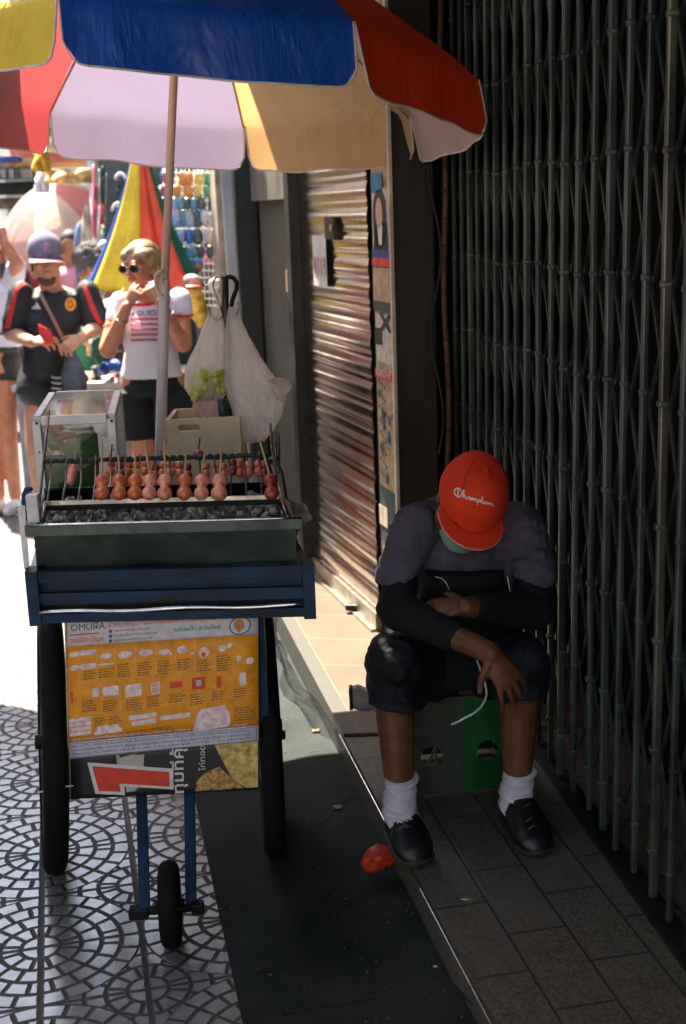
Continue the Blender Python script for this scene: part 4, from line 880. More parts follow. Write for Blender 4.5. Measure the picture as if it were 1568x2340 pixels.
for k in range(8): mb=MB(); mb.tube([UC+rim(k)*UR*.995*t_/10+UN*(UH*(1-(t_/10)**1.7)-.012) for t_ in range(11)],.0045,7); mb.build('rib',mat('rib_bamboo',(.55,.28,.12),.5,.2,20),umb)
polem=mat('pole_pinkwhite',(.82,.60,.50),.45,.15,8,streak=(1,1,.2))
pt=UC+UN*(UH+.02); ptop=AY(397,180,4.0); pb=AY(376,655,3.97); pb2=AY(360,1300,3.93)
mb=MB(); mb.tube([pt,ptop,pb],.0128,16); mb.build('pole',polem,umb)
mb=MB(); mb.tube([pb+(ptop-pb).normalized()*.02,pb,pb2],[.0150,.0172,.0172],18); mb.build('pole_sleeve',mat('sleeve_lilac',(.76,.66,.70),.4,.15,8,streak=(1,1,.2)),umb)
mb=MB(); mb.ell(pt,(.03,.03,.02)); mb.build('finial',darkm,umb)
mb=MB(); q=3.955; mb.tube([AY(x,y,q) for x,y in ((372,620),(362,622),(355,630),(356,645),(358,660),(366,672),(374,676))],.006,8); mb.tube([AY(366,635,q),AY(372,642,q),AY(370,650,q)],.004,6); mb.build('cleat',mat('cleat_white',(.72,.62,.55),.45,.1,8),umb)
# ================================================================ people
def skinm(n,c,c2): return mat(n,c,.5,.25,18,c2=c2,bump=.12,bs=60,sub=.12,spec=.4)
def cloth(n,c,**k): 
    k.setdefault('rough',.85); k.setdefault('var',.22); k.setdefault('ns',9)
    return mat(n,c,bump=.3,bs=140,spec=.25,**k)
def frame(f,u=(0,0,1)):
    f=V(f).normalized(); u=V(u); r=f.cross(u).normalized(); u=r.cross(f); return r,f,u   # r = to the figure's right when f faces away... used as side axis
def head(mb,c,r,f,u,s=1.,jaw=1.):
    m=Matrix((r,f,u)).transposed(); q=lambda x,y,z:c+(r*x+f*y+u*z)*s
    e=lambda p,rad:mb.ell(q(*p),tuple(k*s for k in rad),m,20,14)
    e((0,-.012,.028),(.075,.092,.090)); e((0,.022,-.03),(.062*jaw,.066,.078)); e((0,.055,-.088),(.034*jaw,.030,.026)); e((0,.074,-.1),(.018,.014,.014))
    for x in(-1,1):
        e((x*.036,.058,-.020),(.026,.026,.026)); e((x*.077,-.008,-.005),(.010,.018,.031)); e((x*.030,.079,.034),(.024,.012,.009)); e((x*.055*jaw,.01,-.072),(.018,.035,.026)); e((x*.011,.098,-.026),(.008,.010,.008))
    mb.cap(q(0,.082,.022),.008*s,q(0,.106,-.020),.011*s); e((0,.088,-.052),(.024,.010,.006)); e((0,.086,-.062),(.021,.010,.007))
    return q
def eyes(q,s,parent,brow=True):
    for x in(-1,1):
        o=MB().ell(q(x*.031,.078,.010),(.0125*s,.010*s,.0075*s)).build('eye',mat('eye_white',(.7,.66,.6),.3,.1,30),parent)
        MB().ell(q(x*.031,.086,.009),(.006*s,.004*s,.006*s)).build('iris',darkm,o)
        if brow: MB().ell(q(x*.031,.088,.030),(.02*s,.006*s,.004*s)).build('eyebrow',mat('brow_dark',(.05,.03,.02),.9,.2),parent)
def hand(mb,w,d,n,th,curl=.5,s=1.,spread=.25,thumb=.7):
    w=V(w);d=V(d).normalized();n=V(n);n=(n-d*n.dot(d)).normalized();th=V(th);th=(th-d*th.dot(d)-n*th.dot(n)).normalized()
    mb.loft([(w-d*.01*s,th*.022*s,n*.018*s),(w+d*.02*s,th*.028*s,n*.017*s),(w+d*.055*s,th*.038*s,n*.016*s),(w+d*.088*s,th*.040*s,n*.012*s),(w+d*.096*s,th*.034*s,n*.008*s)],16)
    for i,L in enumerate((.072,.080,.074,.058)):
        o=(.030-.020*i); p=w+d*(.086-.006*abs(i-1))*s+th*o*s; a=0.12; fd=(d+th*spread*(1.5-i)*.35).normalized(); r=.0088*s
        cu=curl*(1+.12*i)
        for k,seg in enumerate((.46,.31,.23)):
            a+=cu*(.6,.9,.7)[k]; dd=(fd*math.cos(a)-n*math.sin(a)); p2=p+dd*L*seg*s; mb.cap(p,r*(1-.07*k),p2,r*(.93-.09*k),10); p=p2
    p=w+d*.022*s+th*.026*s; dd=(d*.55+th*thumb-n*.35).normalized(); p2=p+dd*.042*s; mb.cap(p,.014*s,p2,.0105*s,10); d2=(dd+d*.6-n*.2).normalized(); mb.cap(p2,.0105*s,p2+d2*.030*s,.0085*s,10)
def px(x,y,bv,off=.002):
    d=ray(x,y).normalized(); h=bv.ray_cast(CP+d*1.0,d); return (h[0]-d*off) if h[0] is not None else None
def ribbon(name,pts,wpx,bv,m,parent,off=.002,n=24,across=2):
    P=[]; L=len(pts)-1
    for i in range(n+1):
        q=i/n*L;k=min(int(q),L-1);f=q-k;x=pts[k][0]*(1-f)+pts[k+1][0]*f;y=pts[k][1]*(1-f)+pts[k+1][1]*f
        tx=pts[k+1][0]-pts[k][0];ty=pts[k+1][1]-pts[k][1];l=math.hypot(tx,ty); row=[]
        for j in range(across+1):
            o=(j/across-.5)*wpx; h=px(x-ty/l*o,y+tx/l*o,bv,off); row.append(h)
        P.append(row)
    mb=MB(); vs=[];idx={}
    for i,r_ in enumerate(P):
        for j,h in enumerate(r_):
            if h is not None: idx[i,j]=len(vs); vs.append(h)
    fs=[]
    for i in range(n):
        for j in range(across):
            q=[(i,j),(i+1,j),(i+1,j+1),(i,j+1)]
            if all(a in idx for a in q) and max((vs[idx[a]]-vs[idx[q[0]]]).length for a in q)<.09: fs.append([idx[a] for a in q])
    mb.add(vs,fs,True); return mb.build(name,m,parent,fix=False)
def pressed(name,me,x0,y0,sx,sy,bv,m,parent,off=.003,rot=0):
    """2D mesh pressed onto a garment; x0,y0 place it, sx,sy scale"""
    mb=MB(); c,s_=math.cos(rot),math.sin(rot); bm=bmesh.new(); bm.from_mesh(me); bmesh.ops.triangulate(bm,faces=bm.faces[:]); bm.verts.index_update(); vs=[];ok=True
    for v in bm.verts:
        a,b_=v.co.x*sx,v.co.y*sy; h=px(x0+a*c-b_*s_,y0-a*s_-b_*c,bv,off); vs.append(h if h is not None else AY(x0,y0,6))
    mb.add(vs,[[v.index for v in f.verts] for f in bm.faces]); bm.free(); return mb.build(name,m,parent,fix=False)
def hw(x,y,Y,w): return (AY(x+w,y,Y)-AY(x,y,Y)).length
def tsec(x,y,w,Y,dep): return (AY(x,y,Y),(hw(x,y,Y,w),0,0),(0,dep,0))
def cap_hat(q,r,f,u,s,mc,parent,name='cap',rad=(.090,.104,.098),base=.012,bl=.075,bend=.018,mb_=None,drop=0.):
    m=Matrix((r,f,u)).transposed(); C=q(0,-.010,base); vs=[];nu,nv=40,12
    for j in range(nv+1):
        t_=PI/2*j/nv
        for i in range(nu):
            a=2*PI*i/nu; rr=math.cos(t_)**.85; k=1+.008*(abs(math.sin(a*3))-.5)*math.cos(t_)
            z=math.sin(t_)*rad[2]*(1.0+.06*max(0,math.sin(a)))
            vs.append(C+(r*(rad[0]*rr*math.cos(a)*k)+f*(rad[1]*rr*math.sin(a)*k)+u*z)*s)
    fs=[(j*nu+i,j*nu+(i+1)%nu,(j+1)*nu+(i+1)%nu,(j+1)*nu+i) for j in range(nv) for i in range(nu)]
    cp=MB(); cp.add(vs,fs,True); cp.ell(C+u*(rad[2]+.003)*s,(.008*s,.008*s,.005*s),m,10,6); o=cp.build(name,mc,parent)
    def br(a,t_):
        ang=PI/2+(a-.5)*2.5; ca,sa=math.cos(ang),math.sin(ang); ln=bl*(t_*1.12-.12)*(1-abs(2*a-1)**6*.35)
        x=rad[0]*ca*(.97+.06*t_); y=rad[1]*sa+ln; z=-.004-bend*(abs(2*a-1)**2)*(.4+.6*t_)-drop*t_
        return C+(r*x+f*y+u*z)*s
    b2=MB(); b2.grid(br,26,8,.004*s); b2.build('brim',mc,o); MB().tube([br(k/26,1.0)-u*.002 for k in range(27)],.0022,6).build('brim_highlight',mat('brim_highlight_pale',(.75,.35,.28),.5),o)  # pale tube paints the highlight along the front of the brim
    return o,C
# ---------------------------------------------------------------- seated person
P1=thing('person','person in a red cap and socks sitting bent over on a green crate','person',(.31,3.4,.12))
sk1=skinm('skin_deep_brown',(.15,.053,.018),(.075,.027,.010))
hc=AY(1074,1150,3.235)+V((0,0,0)); r=V((.965,.10,-.24)).normalized(); f=V((.10,-.72,-.70)); f=(f-r*f.dot(r)).normalized(); u=f.cross(r)*-1
if u.z<0: u=-u
J=lambda x,y,Y:AY(x,y,Y)
mb=MB(); q1=head(mb,hc,r,f,u,1.0)
nb=J(1068,1190,3.40); mb.cap(hc-f*.03-u*.03,.055,nb,.058)
sL,eL,wL=J(938,1205,3.35),J(905,1395,3.20),J(1122,1492,3.00)
sR,eR,wR=J(1198,1205,3.38),J(1222,1395,3.25),J(1066,1388,3.13)
mb.cap(sL+V((0,.01,-.03)),.045,eL,.044); mb.cap(eL,.044,wL,.028); mb.cap(sR+V((0,.01,-.03)),.045,eR,.044); mb.cap(eR,.044,wR,.028)
mb.loft([tsec(1068,1195,60,3.40,.07),tsec(1066,1230,120,3.40,.09),tsec(1064,1320,125,3.42,.10),tsec(1062,1430,115,3.52,.11),tsec(1060,1530,120,3.58,.11)],24)
hL,kL,aL=J(1010,1520,3.56),J(897,1512,3.17),J(916,1838,3.13); hR,kR,aR=J(1110,1520,3.58),J(1192,1512,3.20),J(1182,1812,3.20)
for h_,k_,a_ in ((hL,kL,aL),(hR,kR,aR)): mb.cap(h_,.085,k_,.060); cm_=k_.lerp(a_,.38)+V((0,.022,0)); mb.cap(k_,.054,cm_,.054); mb.cap(cm_,.054,a_,.036)
hd=(J(1165,1560,2.985)-wL).normalized(); hand(mb,wL,hd,(.25,-.9,.35),(-.8,-.2,-.5),.22,.98,.45)
hand(mb,wR,(J(1000,1390,3.15)-wR),(0,-.6,.8),(0,-.5,.85),.5,.9)
fl=[(aL,J(950,1958,3.02)),(aR,J(1222,1932,3.06))]
for a_,t_ in fl: mb.cap(a_-V((0,0,.03)),.034,V((a_.x,a_.y,.15)).lerp(V((t_.x,t_.y,.15)),.5),.024)
blob('body',mb,sk1,P1,.0048,3)
eyes(q1,1,P1)
MB().loft([(q1(0,.03,-.125),r*.03,f*.04),(q1(0,.055,-.10),r*.045,f*.04),(q1(0,.04,-.085),r*.058,f*.05),(q1(0,.03,-.075),r*.055,f*.045)],24).build('face_mask',mat('mask_mint',(.16,.30,.22),.8,.15,20),P1)
MB().ell(q1(0,-.03,.0),(.084,.088,.085),Matrix((r,f,u)).transposed()).build('hair',mat('hair_black',(.02,.016,.014),.7,.3,60),P1)
redcap=cloth('cap_red',(.74,.045,.012),var=.12)
hat,hC=cap_hat(q1,r,f,u,1.0,redcap,P1,rad=(.092,.116,.112),base=.024,bl=.050,bend=.006)
bvh=bvh_of(hat)
strokes=[ # cursive word, unit letters
 [(.62,.78),(.52,.95),(.35,1.0),(.15,.85),(.06,.55),(.12,.22),(.32,.05),(.52,.12),(.62,.3)],[(.38,.95),(.34,.1)],
 [(.62,.3),(.8,.95),(.88,1.0),(.84,.7),(.78,.08),(.86,.38),(.96,.42),(1.0,.1),(1.08,.06)],
 [(1.38,.38),(1.26,.42),(1.16,.22),(1.24,.06),(1.36,.16),(1.39,.4),(1.38,.1),(1.46,.06)],
 [(1.46,.06),(1.52,.4),(1.54,.08),(1.62,.38),(1.7,.38),(1.7,.08),(1.78,.38),(1.87,.38),(1.86,.1),(1.95,.06)],
 [(1.95,.06),(2.02,.4),(1.96,-.4),(2.03,.3),(2.14,.42),(2.24,.24),(2.16,.06),(2.04,.1)],
 [(2.2,.06),(2.38,.8),(2.42,.98),(2.36,.9),(2.36,.1),(2.46,.06)],[(2.46,.06),(2.56,.4),(2.54,.1),(2.62,.06)],[(2.57,.55),(2.58,.58)],
 [(2.86,.38),(2.74,.4),(2.68,.2),(2.76,.06),(2.9,.14),(2.88,.36),(3.0,.34)],[(3.0,.4),(3.0,.08),(3.1,.38),(3.2,.36),(3.2,.08),(3.3,.08)]]
mb=MB()
def hx(a,b_): # map to the cap front, 3.3 units wide
    t_=a/3.3; X0,Y0_=1037,1123; X1,Y1_=1128,1150
    x=X0+(X1-X0)*t_; y=Y0_+(Y1_-Y0_)*t_+ (22-8*t_)*(.5-b_)*(1.0 if a<.62 else .95); return x,y
for st__ in strokes:
    pts=[px(*hx(a,b_),bvh,.0012) for a,b_ in st__]; pts=[p for p in pts if p is not None]
    fine=[]
    for i in range(len(pts)-1): fine+= [pts[i].lerp(pts[i+1],k/3) for k in range(3)]
    if len(fine)>2: mb.tube(fine+[pts[-1]],.0014 if st__[0][0]>.63 else .0019,6)
mb.build('embroidered_word',mat('thread_white',(.85,.80,.80),.7,.1,40),hat)
brb=bvh_of(hat.children[0])
def seam(pts,m,w=2.2,off=.001): ribbon('stitching',pts,w,bvh,m,hat,off,20,1)
seam([(1083,1050),(1066,1085),(1056,1125)],mat('stitch_dark',(.30,.02,.01),.8),2.5)
shirtm=cloth('shirt_mauve',(.085,.072,.10),var=.35,ns=6)
mb=MB(); mb.loft([tsec(1070,1172,52,3.40,.075),tsec(1068,1200,112,3.40,.10),tsec(1067,1240,138,3.39,.12),tsec(1066,1320,136,3.40,.13),tsec(1064,1430,130,3.50,.14),tsec(1060,1530,140,3.57,.15),tsec(1060,1560,135,3.58,.14)],28)
mb.cap(sL+V((.02,0,-.005)),.070,J(915,1292,3.27),.057); mb.cap(sR+V((-.01,0,-.005)),.070,J(1218,1295,3.31),.057)
mb.loft([(J(922,1270,3.28),(.060,0,0),(0,.06,.0)),(J(910,1320,3.25),(.062,0,.012),(0,.06,0))],20); mb.loft([(J(1212,1270,3.31),(.060,0,0),(0,.06,0)),(J(1220,1325,3.29),(.060,0,-.012),(0,.06,0))],20)
mb.cap(J(1070,1165,3.41),.07,J(1068,1185,3.40),.08); mb.ell(J(1070,1215,3.46),(.175,.13,.115)); mb.cap(J(1070,1190,3.42),.085,J(960,1210,3.38),.075); mb.cap(J(1070,1190,3.42),.085,J(1180,1210,3.40),.075)
blob('shirt',mb,shirtm,P1,.0055,5,.012,.035,3)
blkc=cloth('cloth_black',(.007,.008,.010),rough=.85)
mb=MB(); mb.cap(sL.lerp(eL,.5),.046,eL,.050); mb.cap(eL,.052,eL.lerp(wL,.60),.043); mb.cap(sR.lerp(eR,.5),.046,eR,.052); mb.cap(eR,.054,eR.lerp(wR,.80),.040)
blob('sleeves',mb,blkc,P1,.0055,3,.005,.03,5)
mb=MB(); mb.loft([tsec(1062,1300,92,3.30,.07),tsec(1060,1380,110,3.34,.10),tsec(1058,1470,120,3.42,.13),tsec(1056,1540,125,3.44,.14)],24); blob('apron',mb,blkc,P1,.007,4,.006,.06,8)  # black front layer, its colour also stands in for shade below the chest
shm=mat('shorts_navy',(.010,.013,.018),.7,.5,8,bump=.3,bs=100,spec=.25)
mb=MB()
for h_,k_,hem in ((hL,kL,J(913,1612,3.12)),(hR,kR,J(1190,1592,3.15))):
    mb.cap(h_,.115,k_,.076); mb.loft([(k_,(.078,0,0),(0,.075,0)),((k_.x,k_.y+.01,hem.z+.04),(.074,0,0),(0,.07,0)),((hem.x,hem.y+.03,hem.z-.005),(.080,0,0),(0,.074,0))],20)
mb.cap(hL,.13,hR,.13); mb.ell(J(1060,1500,3.50),(.15,.13,.09))
blob('shorts',mb,shm,P1,.0065,4,.014,.045,11)
sockm=mat('sock_white',(.66,.62,.70),.9,.12,30,bump=.8,bs=160,streak=(1,1,4))
for (a_,t_),(x0,y0,x1,y1,w0) in zip(fl,((917,1776,914,1862,33),(1187,1760,1178,1842,30))):
    secs=[]; n=14; p0=J(x0,y0,a_.y+.0); p1=J(x1,y1,a_.y-.02); 
    for i in range(n+1):
        t__=i/n; c=p0.lerp(p1,t__); rr=.040+.006*t__+.0035*math.sin(i*2.3)+(.004 if i<2 else 0); secs.append((c+V((.003*math.sin(i*1.9),0,0)),V((rr,0,.012*math.sin(i*1.1)*.6)),V((0,rr*1.02,.008))))
    secs.append((V((t_.x,t_.y,.15)).lerp(p1,.55),V((.036,0,0)),V((0,.03,.02)))); MB().loft(secs,24).build('sock',sockm,P1)
for (a_,t_),lab in zip(fl,(1,0)):
    d=V((t_.x-a_.x,t_.y-a_.y,0)); L=d.length; d.normalize(); s_=V((d.y,-d.x,0)); b0=V((a_.x,a_.y,.12)); mb=MB()
    S_=[]
    for t__,w,h in ((-.42,.018,.02),(-.36,.036,.08),(-.15,.044,.10),(.1,.048,.108),(.35,.050,.105),(.65,.054,.088),(.95,.053,.066),(1.15,.042,.046),(1.27,.018,.022)):
        S_.append((b0+d*(L*t__)+V((0,0,h/2+.002)),s_*w,V((0,0,h/2))))
    mb.loft(S_,22); o=blob('shoe',mb,mat('shoe_black',(.006,.006,.007),.42,.3,20,bump=.1),P1,.005,3)
    bs=bvh_of(o)
    so_=MB(); so_.loft([(b0+d*(L*t__)+V((0,0,.010)),s_*w,V((0,0,.010))) for t__,w in ((-.44,.02),(-.38,.038),(.1,.045),(.7,.055),(1.0,.054),(1.2,.042),(1.31,.018))],20); so_.build('sole',mat('sole_black',(.02,.02,.02),.7),o)
    if lab: pressed('lettering',text_mesh('ADDA',1,offs=.02,res=1),926,1878,13,12,bs,mat('thread_white',(.85,.80,.80)),o,.003,.25)
    if lab: 
        for k in range(3): ribbon('scuff',[(905+8*k,1898-8*k+0*k),(925+8*k,1887+2*k)],1.6,bs,mat('scuff_grey',(.16,.18,.19),.5),o,.001,8,1)
    else:
        for k,(x,y) in enumerate(((1205,1838),(1208,1872),(1213,1890))): ribbon('scuff',[(x-6,y+6),(x+8,y-4)],2.2,bs,mat('scuff_grey',(.16,.18,.19)),o,.001,8,1)
mb=MB(); mb.tube([J(x,y,3.10-.0*i) for i,(x,y) in enumerate(((1090,1508),(1098,1530),(1108,1558),(1112,1580),(1112,1590),(1108,1602),(1098,1618),(1080,1632),(1060,1642),(1046,1650),(1031,1656)))],.0028,6); mb.build('cord',mat('cord_white',(.55,.58,.62),.5),P1)
mb=MB(); mb.tube([J(x,y,3.16) for x,y in ((995,1318),(1010,1322),(1020,1332),(1027,1348))],.0012,6); mb.build('cord',mat('cord_white',(.55,.58,.62)),P1); mb=MB(); mb.tube([J(x,y,3.2) for x,y in ((1160,1318),(1163,1335),(1166,1352))],.0016,6); mb.build('cord',mat('cord_white',(.55,.58,.62)),P1)
# crate under him
cr=thing('plastic_crate','green and grey plastic drink crate the person in the red cap sits on','crate',(.33,3.5,.115))
gm=mat('crate_green',(.005,.095,.022),.4,.25,12); gy=mat('crate_grey',(.042,.055,.038),.55,.35,12)
cA=AZ(955,1822,.118); cB=AZ(1168,1800,.118); cX=(cB-cA); cw=cX.length; cX.normalize(); cY=V((-cX.y,cX.x,0)); 
if cY.y<0:cY=-cY
hz_=.285; cA=cA-cX*.055; cw+=.06
def holed(mb,w,h,holes,O,X,Z,th):
    # wall panel of vertical strips around round holes
    n=60
    for i in range(n):
        a0,a1=w*i/n,w*(i+1)/n; am=(a0+a1)/2; cuts=[(0,0)]
        for (hx_,hy_,hr) in holes:
            if abs(am-hx_)<hr: e_=math.sqrt(hr*hr-(am-hx_)**2); cuts.append((hy_-e_,hy_+e_))
        cuts=sorted(cuts[1:]); z=0
        for c0,c1 in cuts+[(h,h)]:
            if c0>z: mb.prism([(a0,z),(a1,z),(a1,c0),(a0,c0)],O,X,Z,-th)
            z=c1
w2=cw*.56
mb=MB(); holed(mb,w2,hz_,[(w2*.52,.115,.033)],cA+V((0,0,.005)),cX,V((0,0,1)),.008); fp_=mb.build('front_panel',gy,cr)
mb=MB(); holed(mb,cw-w2,hz_,[((cw-w2)*.5,.12,.033)],cA+cX*w2-cY*.003+V((0,0,.005)),cX,V((0,0,1)),.009); mb.build('front_panel',gm,cr)
mb=MB(); mb.bar(cA+cX*(.055+.52*w2-.055)+V((-.012,.012,.09)),cA+cX*(.52*w2)+V((.014,.012,.15)),.006); mb.bar(cA+cX*(.52*w2)+V((.014,.012,.15)),cA+cX*(.52*w2)+V((.012,.012,.09)),.006); mb.build('web',gy,cr)
mb=MB(); D=.27
for o_,x_,L_ in ((cA,cY,D),(cA+cX*cw,cY,D),(cA+cY*D,cX,cw)):
    for zz in (.01,.075,.14,.205,.265): mb.prism([(0,zz),(L_,zz),(L_,zz+.028),(0,zz+.028)],o_,x_,V((0,0,1)),.008)
    for k in range(5): mb.prism([(L_*k/4.2,.01),(L_*k/4.2+.014,.01),(L_*k/4.2+.014,.29),(L_*k/4.2,.29)],o_+V((.001,.001,0)),x_,V((0,0,1)),.010)
mb.build('side_slats',gm,cr)
mb=MB(); mb.prism([(-.008,0),(cw+.008,0),(cw+.008,D+.008),(-.008,D+.008)],cA+V((0,0,hz_+.002)),cX,cY,.012); mb.build('top_board',gy,cr)
# ---------------------------------------------------------------- man in black shirt
P2=thing('person','bearded person in dark shirt with red shoulder stripes and a faded cap','person',AY(105,1200,7.0)*0+V((-1.55,7.05,0)))
sk2=skinm('skin_tan',(.50,.27,.17),(.40,.20,.12)); Y=7.0
hc=J(103,593,6.98); f=V((.32,-.92,-.18)).normalized(); r=V((.94,.33,-.04)); r=(r-f*r.dot(f)).normalized(); u=r.cross(f); u=u if u.z>0 else -u
mb=MB(); q2=head(mb,hc,r,f,u,1.04,1.04); mb.cap(hc-u*.06-f*.02,.057,J(116,650,7.03),.060)
s1,e1,w1=J(52,672,7.0),J(28,762,6.97),J(74,782,6.78); s2,e2,w2_=J(197,668,7.04),J(222,748,6.98),J(186,772,6.78)
for s_,e_,w_ in ((s1,e1,w1),(s2,e2,w2_)): mb.cap(s_,.058,e_,.048); mb.cap(e_,.046,w_,.030)
mb.loft([tsec(118,655,30,7.04,.06),tsec(118,672,70,7.04,.09),tsec(118,730,64,7.02,.11),tsec(112,800,52,7.02,.11),tsec(108,860,54,7.04,.12)],24)
mb.cap(J(90,860,7.04),.09,J(84,1020,6.98),.062); mb.cap(J(84,1020,6.98),.062,V((J(84,1020,6.98).x,7.02,.10)),.042)
mb.cap(J(134,860,7.06),.09,J(134,1020,7.04),.062); mb.cap(J(134,1020,7.04),.062,V((J(134,1020,7.04).x,7.08,.10)),.042)
for xx,yy in ((J(84,1020,6.98).x,7.02),(J(134,1020,7.04).x,7.08)): mb.cap((xx,yy,.05),.045,(xx,yy-.17,.035),.035)
hand(mb,w1,J(108,776,6.74)-w1,(0,-.5,.8),(0,-.4,.8),.6,1.05); hand(mb,w2_,J(158,790,6.74)-w2_,(.1,-.7,.6),(-.2,-.3,.85),.75,1.05)
blob('body',mb,sk2,P2,.006,3); eyes(q2,.8,P2,False)
m3=Matrix((r,f,u)).transposed()
bd2=MB(); bd2.ell(q2(0,.042,-.096),(.050,.050,.034),m3); 
for s__ in (-1,1): bd2.ell(q2(s__*.062,.0,-.055),(.012,.035,.048),m3)
bd2.ell(q2(0,.090,-.043),(.020,.005,.003),m3); blob('beard',bd2,mat('beard_dark',(.13,.072,.045),.9,.4,80,bump=.6),P2,.005,1)
MB().ell(q2(0,-.035,-.005),(.085,.080,.075),m3).build('hair',mat('hair_brown',(.05,.035,.025),.8,.4,60,bump=.5),P2)
capm=cloth('cap_navy_faded',(.25,.21,.29),var=.35,ns=14)
hat2,_=cap_hat(q2,r,f,u,1.05,capm,P2,rad=(.093,.107,.108),base=.034,bl=.072,bend=.026,drop=.004)
bh=bvh_of(hat2)
pressed('cap_badge',text_mesh('R',1,shear=.1,offs=.03,res=2,align='CENTER'),107,573,22,24,bh,mat('badge_white',(.8,.72,.74),.7),hat2,.004)
pressed('cap_badge',text_mesh('R',1,shear=.1,offs=-.005,res=2,align='CENTER'),107,572,20,21,bh,mat('badge_red',(.62,.06,.09),.7),hat2,.006)
blk=cloth('jersey_black',(.030,.032,.036),var=.4,ns=5,rough=.6)
mb=MB(); mb.loft([tsec(118,660,42,7.04,.07),tsec(118,674,76,7.04,.11),tsec(119,730,74,7.02,.14),tsec(114,800,58,7.01,.14),tsec(110,852,57,7.03,.145)],28)
mb.cap(s1,.070,s1.lerp(e1,.72),.074); mb.cap(s2,.070,s2.lerp(e2,.80),.076); mb.loft([(s1.lerp(e1,.6),(.078,0,.02),(0,.07,0)),(s1.lerp(e1,.9),(.082,0,.03),(0,.07,0))],18); mb.loft([(s2.lerp(e2,.6),(.074,0,-.02),(0,.07,0)),(s2.lerp(e2,.94),(.080,0,-.03),(0,.07,0))],18)
sh2=blob('jersey',mb,blk,P2,.008,5,.011,.09,2); bs=bvh_of(sh2)
redst=cloth('stripe_red',(.70,.05,.045),var=.1)
for o in (-4.4,0,4.4):
    ribbon('shoulder_stripe',[(74,636+o),(60,642+o),(45,652+o),(35+o*.6,668+o*.5),(28+o,695),(22+o,725),(16+o,750)],3.0,bs,redst,sh2,.006,30)
    ribbon('shoulder_stripe',[(150,626+o),(172,630+o),(188+o*.3,642+o*.5),(198-o*-.8,665),(208+o,695),(219+o,720),(230+o,740)],3.0,bs,redst,sh2,.006,30)
mb=[]
tri=flat([[(-1,0),(-.45,0),(-.62,.5),(-.78,.62)],[(-.35,0),(.2,0),(-.18,.95),(-.5,.62)],[(.3,0),(1,0),(.05,1.5),(-.15,1.2)]])
pressed('three_bar_emblem',tri,83,706,10,11,bs,mat('badge_white',(.8,.72,.74)),sh2,.006)
for rad,m_,of in ((12.5,mat('crest_yellow',(.85,.48,.05),.6,.2,40),.006),(7.5,mat('crest_red',(.6,.08,.02),.6,.2,40),.009),(3.5,mat('crest_yellow',(.85,.48,.05)),.012)):
    pressed('club_crest',flat([circ(0,0,1,14,1.1)]),161,695,rad,rad*1.15,bs,m_,sh2,of)
shb=blob('shorts',MB().loft([tsec(110,842,56,7.04,.145),tsec(110,862,57,7.04,.15)],24).cap(J(90,862,7.04),.115,J(83,888,7.0),.112).cap(J(132,862,7.06),.115,J(134,888,7.05),.11).loft([(J(84,880,7.0),(.112,0,0),(0,.11,0)),(J(82,896,7.0),(.115,0,0),(0,.11,0))],18).loft([(J(134,880,7.05),(.11,0,0),(0,.11,0)),(J(136,893,7.05),(.112,0,0),(0,.11,0))],18),blk,P2,.008,3,.006,.08,9)
bb=bvh_of(shb); 
for k in range(4): ribbon('white_trim',[(117,848+13*k),(128,852+12*k),(140,850+13*k)],3.2,bb,mat('trim_white',(.8,.78,.78),.7),shb,.004,10,1)
strapb=bvh_of(sh2)
o=ribbon('strap',[(76,630),(90,668),(117,720),(135,755),(150,786),(160,812)],7.5,strapb,cloth('strap_tan',(.36,.20,.14),var=.15),P2,.012,24)
mb=MB(); mb.loft([(J(165,806,6.78),(.02,0,0),(0,.02,0)),(J(168,830,6.80),(.045,0,0),(0,.04,0)),(J(172,865,6.82),(.075,0,0),(0,.05,0)),(J(175,895,6.84),(.05,0,.01),(0,.04,0)),(J(175,905,6.84),(.02,0,0),(0,.02,0))],20)
o=blob('handbag',mb,cloth('bag_bluegrey',(.09,.11,.15),var=.35),None,.008,3,.016,.05,4); tag(o,'slouchy blue grey cloth bag hanging from the bearded person\'s strap','bag')
mb=MB(); mb.prism([(0,0),(.06,-.035),(.085,-.10),(.03,-.11),(.005,-.06)],J(88,740,6.70),(1,-.1,0),(0,0,1),.012); tag(mb.build('snack_packet',mat('packet_red',(.75,.05,.05),.35,.3,40)),'red snack packet in the bearded person\'s hand','packet')
# ---------------------------------------------------------------- woman
P3=thing('person','fair haired person in sunglasses and white ringer shirt with hands at the mouth','person',(-.95,6.42,0))
sk3=skinm('skin_sunned',(.55,.24,.14),(.46,.18,.10))
hc=J(322,610,6.40); f=V((-.52,-.83,-.10)).normalized(); r=V((.84,-.52,0)); r=(r-f*r.dot(f)).normalized(); u=r.cross(f); u=u if u.z>0 else -u
mb=MB(); q3=head(mb,hc,r,f,u,.97,.92); mb.cap(hc-u*.06-f*.02,.046,J(334,680,6.44),.05)
s1,e1,w1=J(276,692,6.42),J(247,798,6.30),J(290,700,6.20); s2,e2,w2_=J(410,684,6.44),J(418,785,6.34),J(366,690,6.20)
for s_,e_,w_ in ((s1,e1,w1),(s2,e2,w2_)): mb.cap(s_,.050,e_,.046); mb.cap(e_,.044,w_,.027)
mb.loft([tsec(336,682,24,6.44,.05),tsec(342,700,60,6.44,.08),tsec(344,760,58,6.42,.10),tsec(346,810,52,6.42,.09),tsec(348,870,62,6.44,.11)],24)
for xx,y0 in ((318,6.44),(384,6.46)):
    a=J(xx,870,y0); k_=V((a.x,a.y-.02,.50)); mb.cap(a,.095,k_,.058); mb.cap(k_,.056,(a.x,a.y+.02,.09),.036); mb.cap((a.x,a.y,.05),.04,(a.x-.02,a.y-.16,.035),.032)
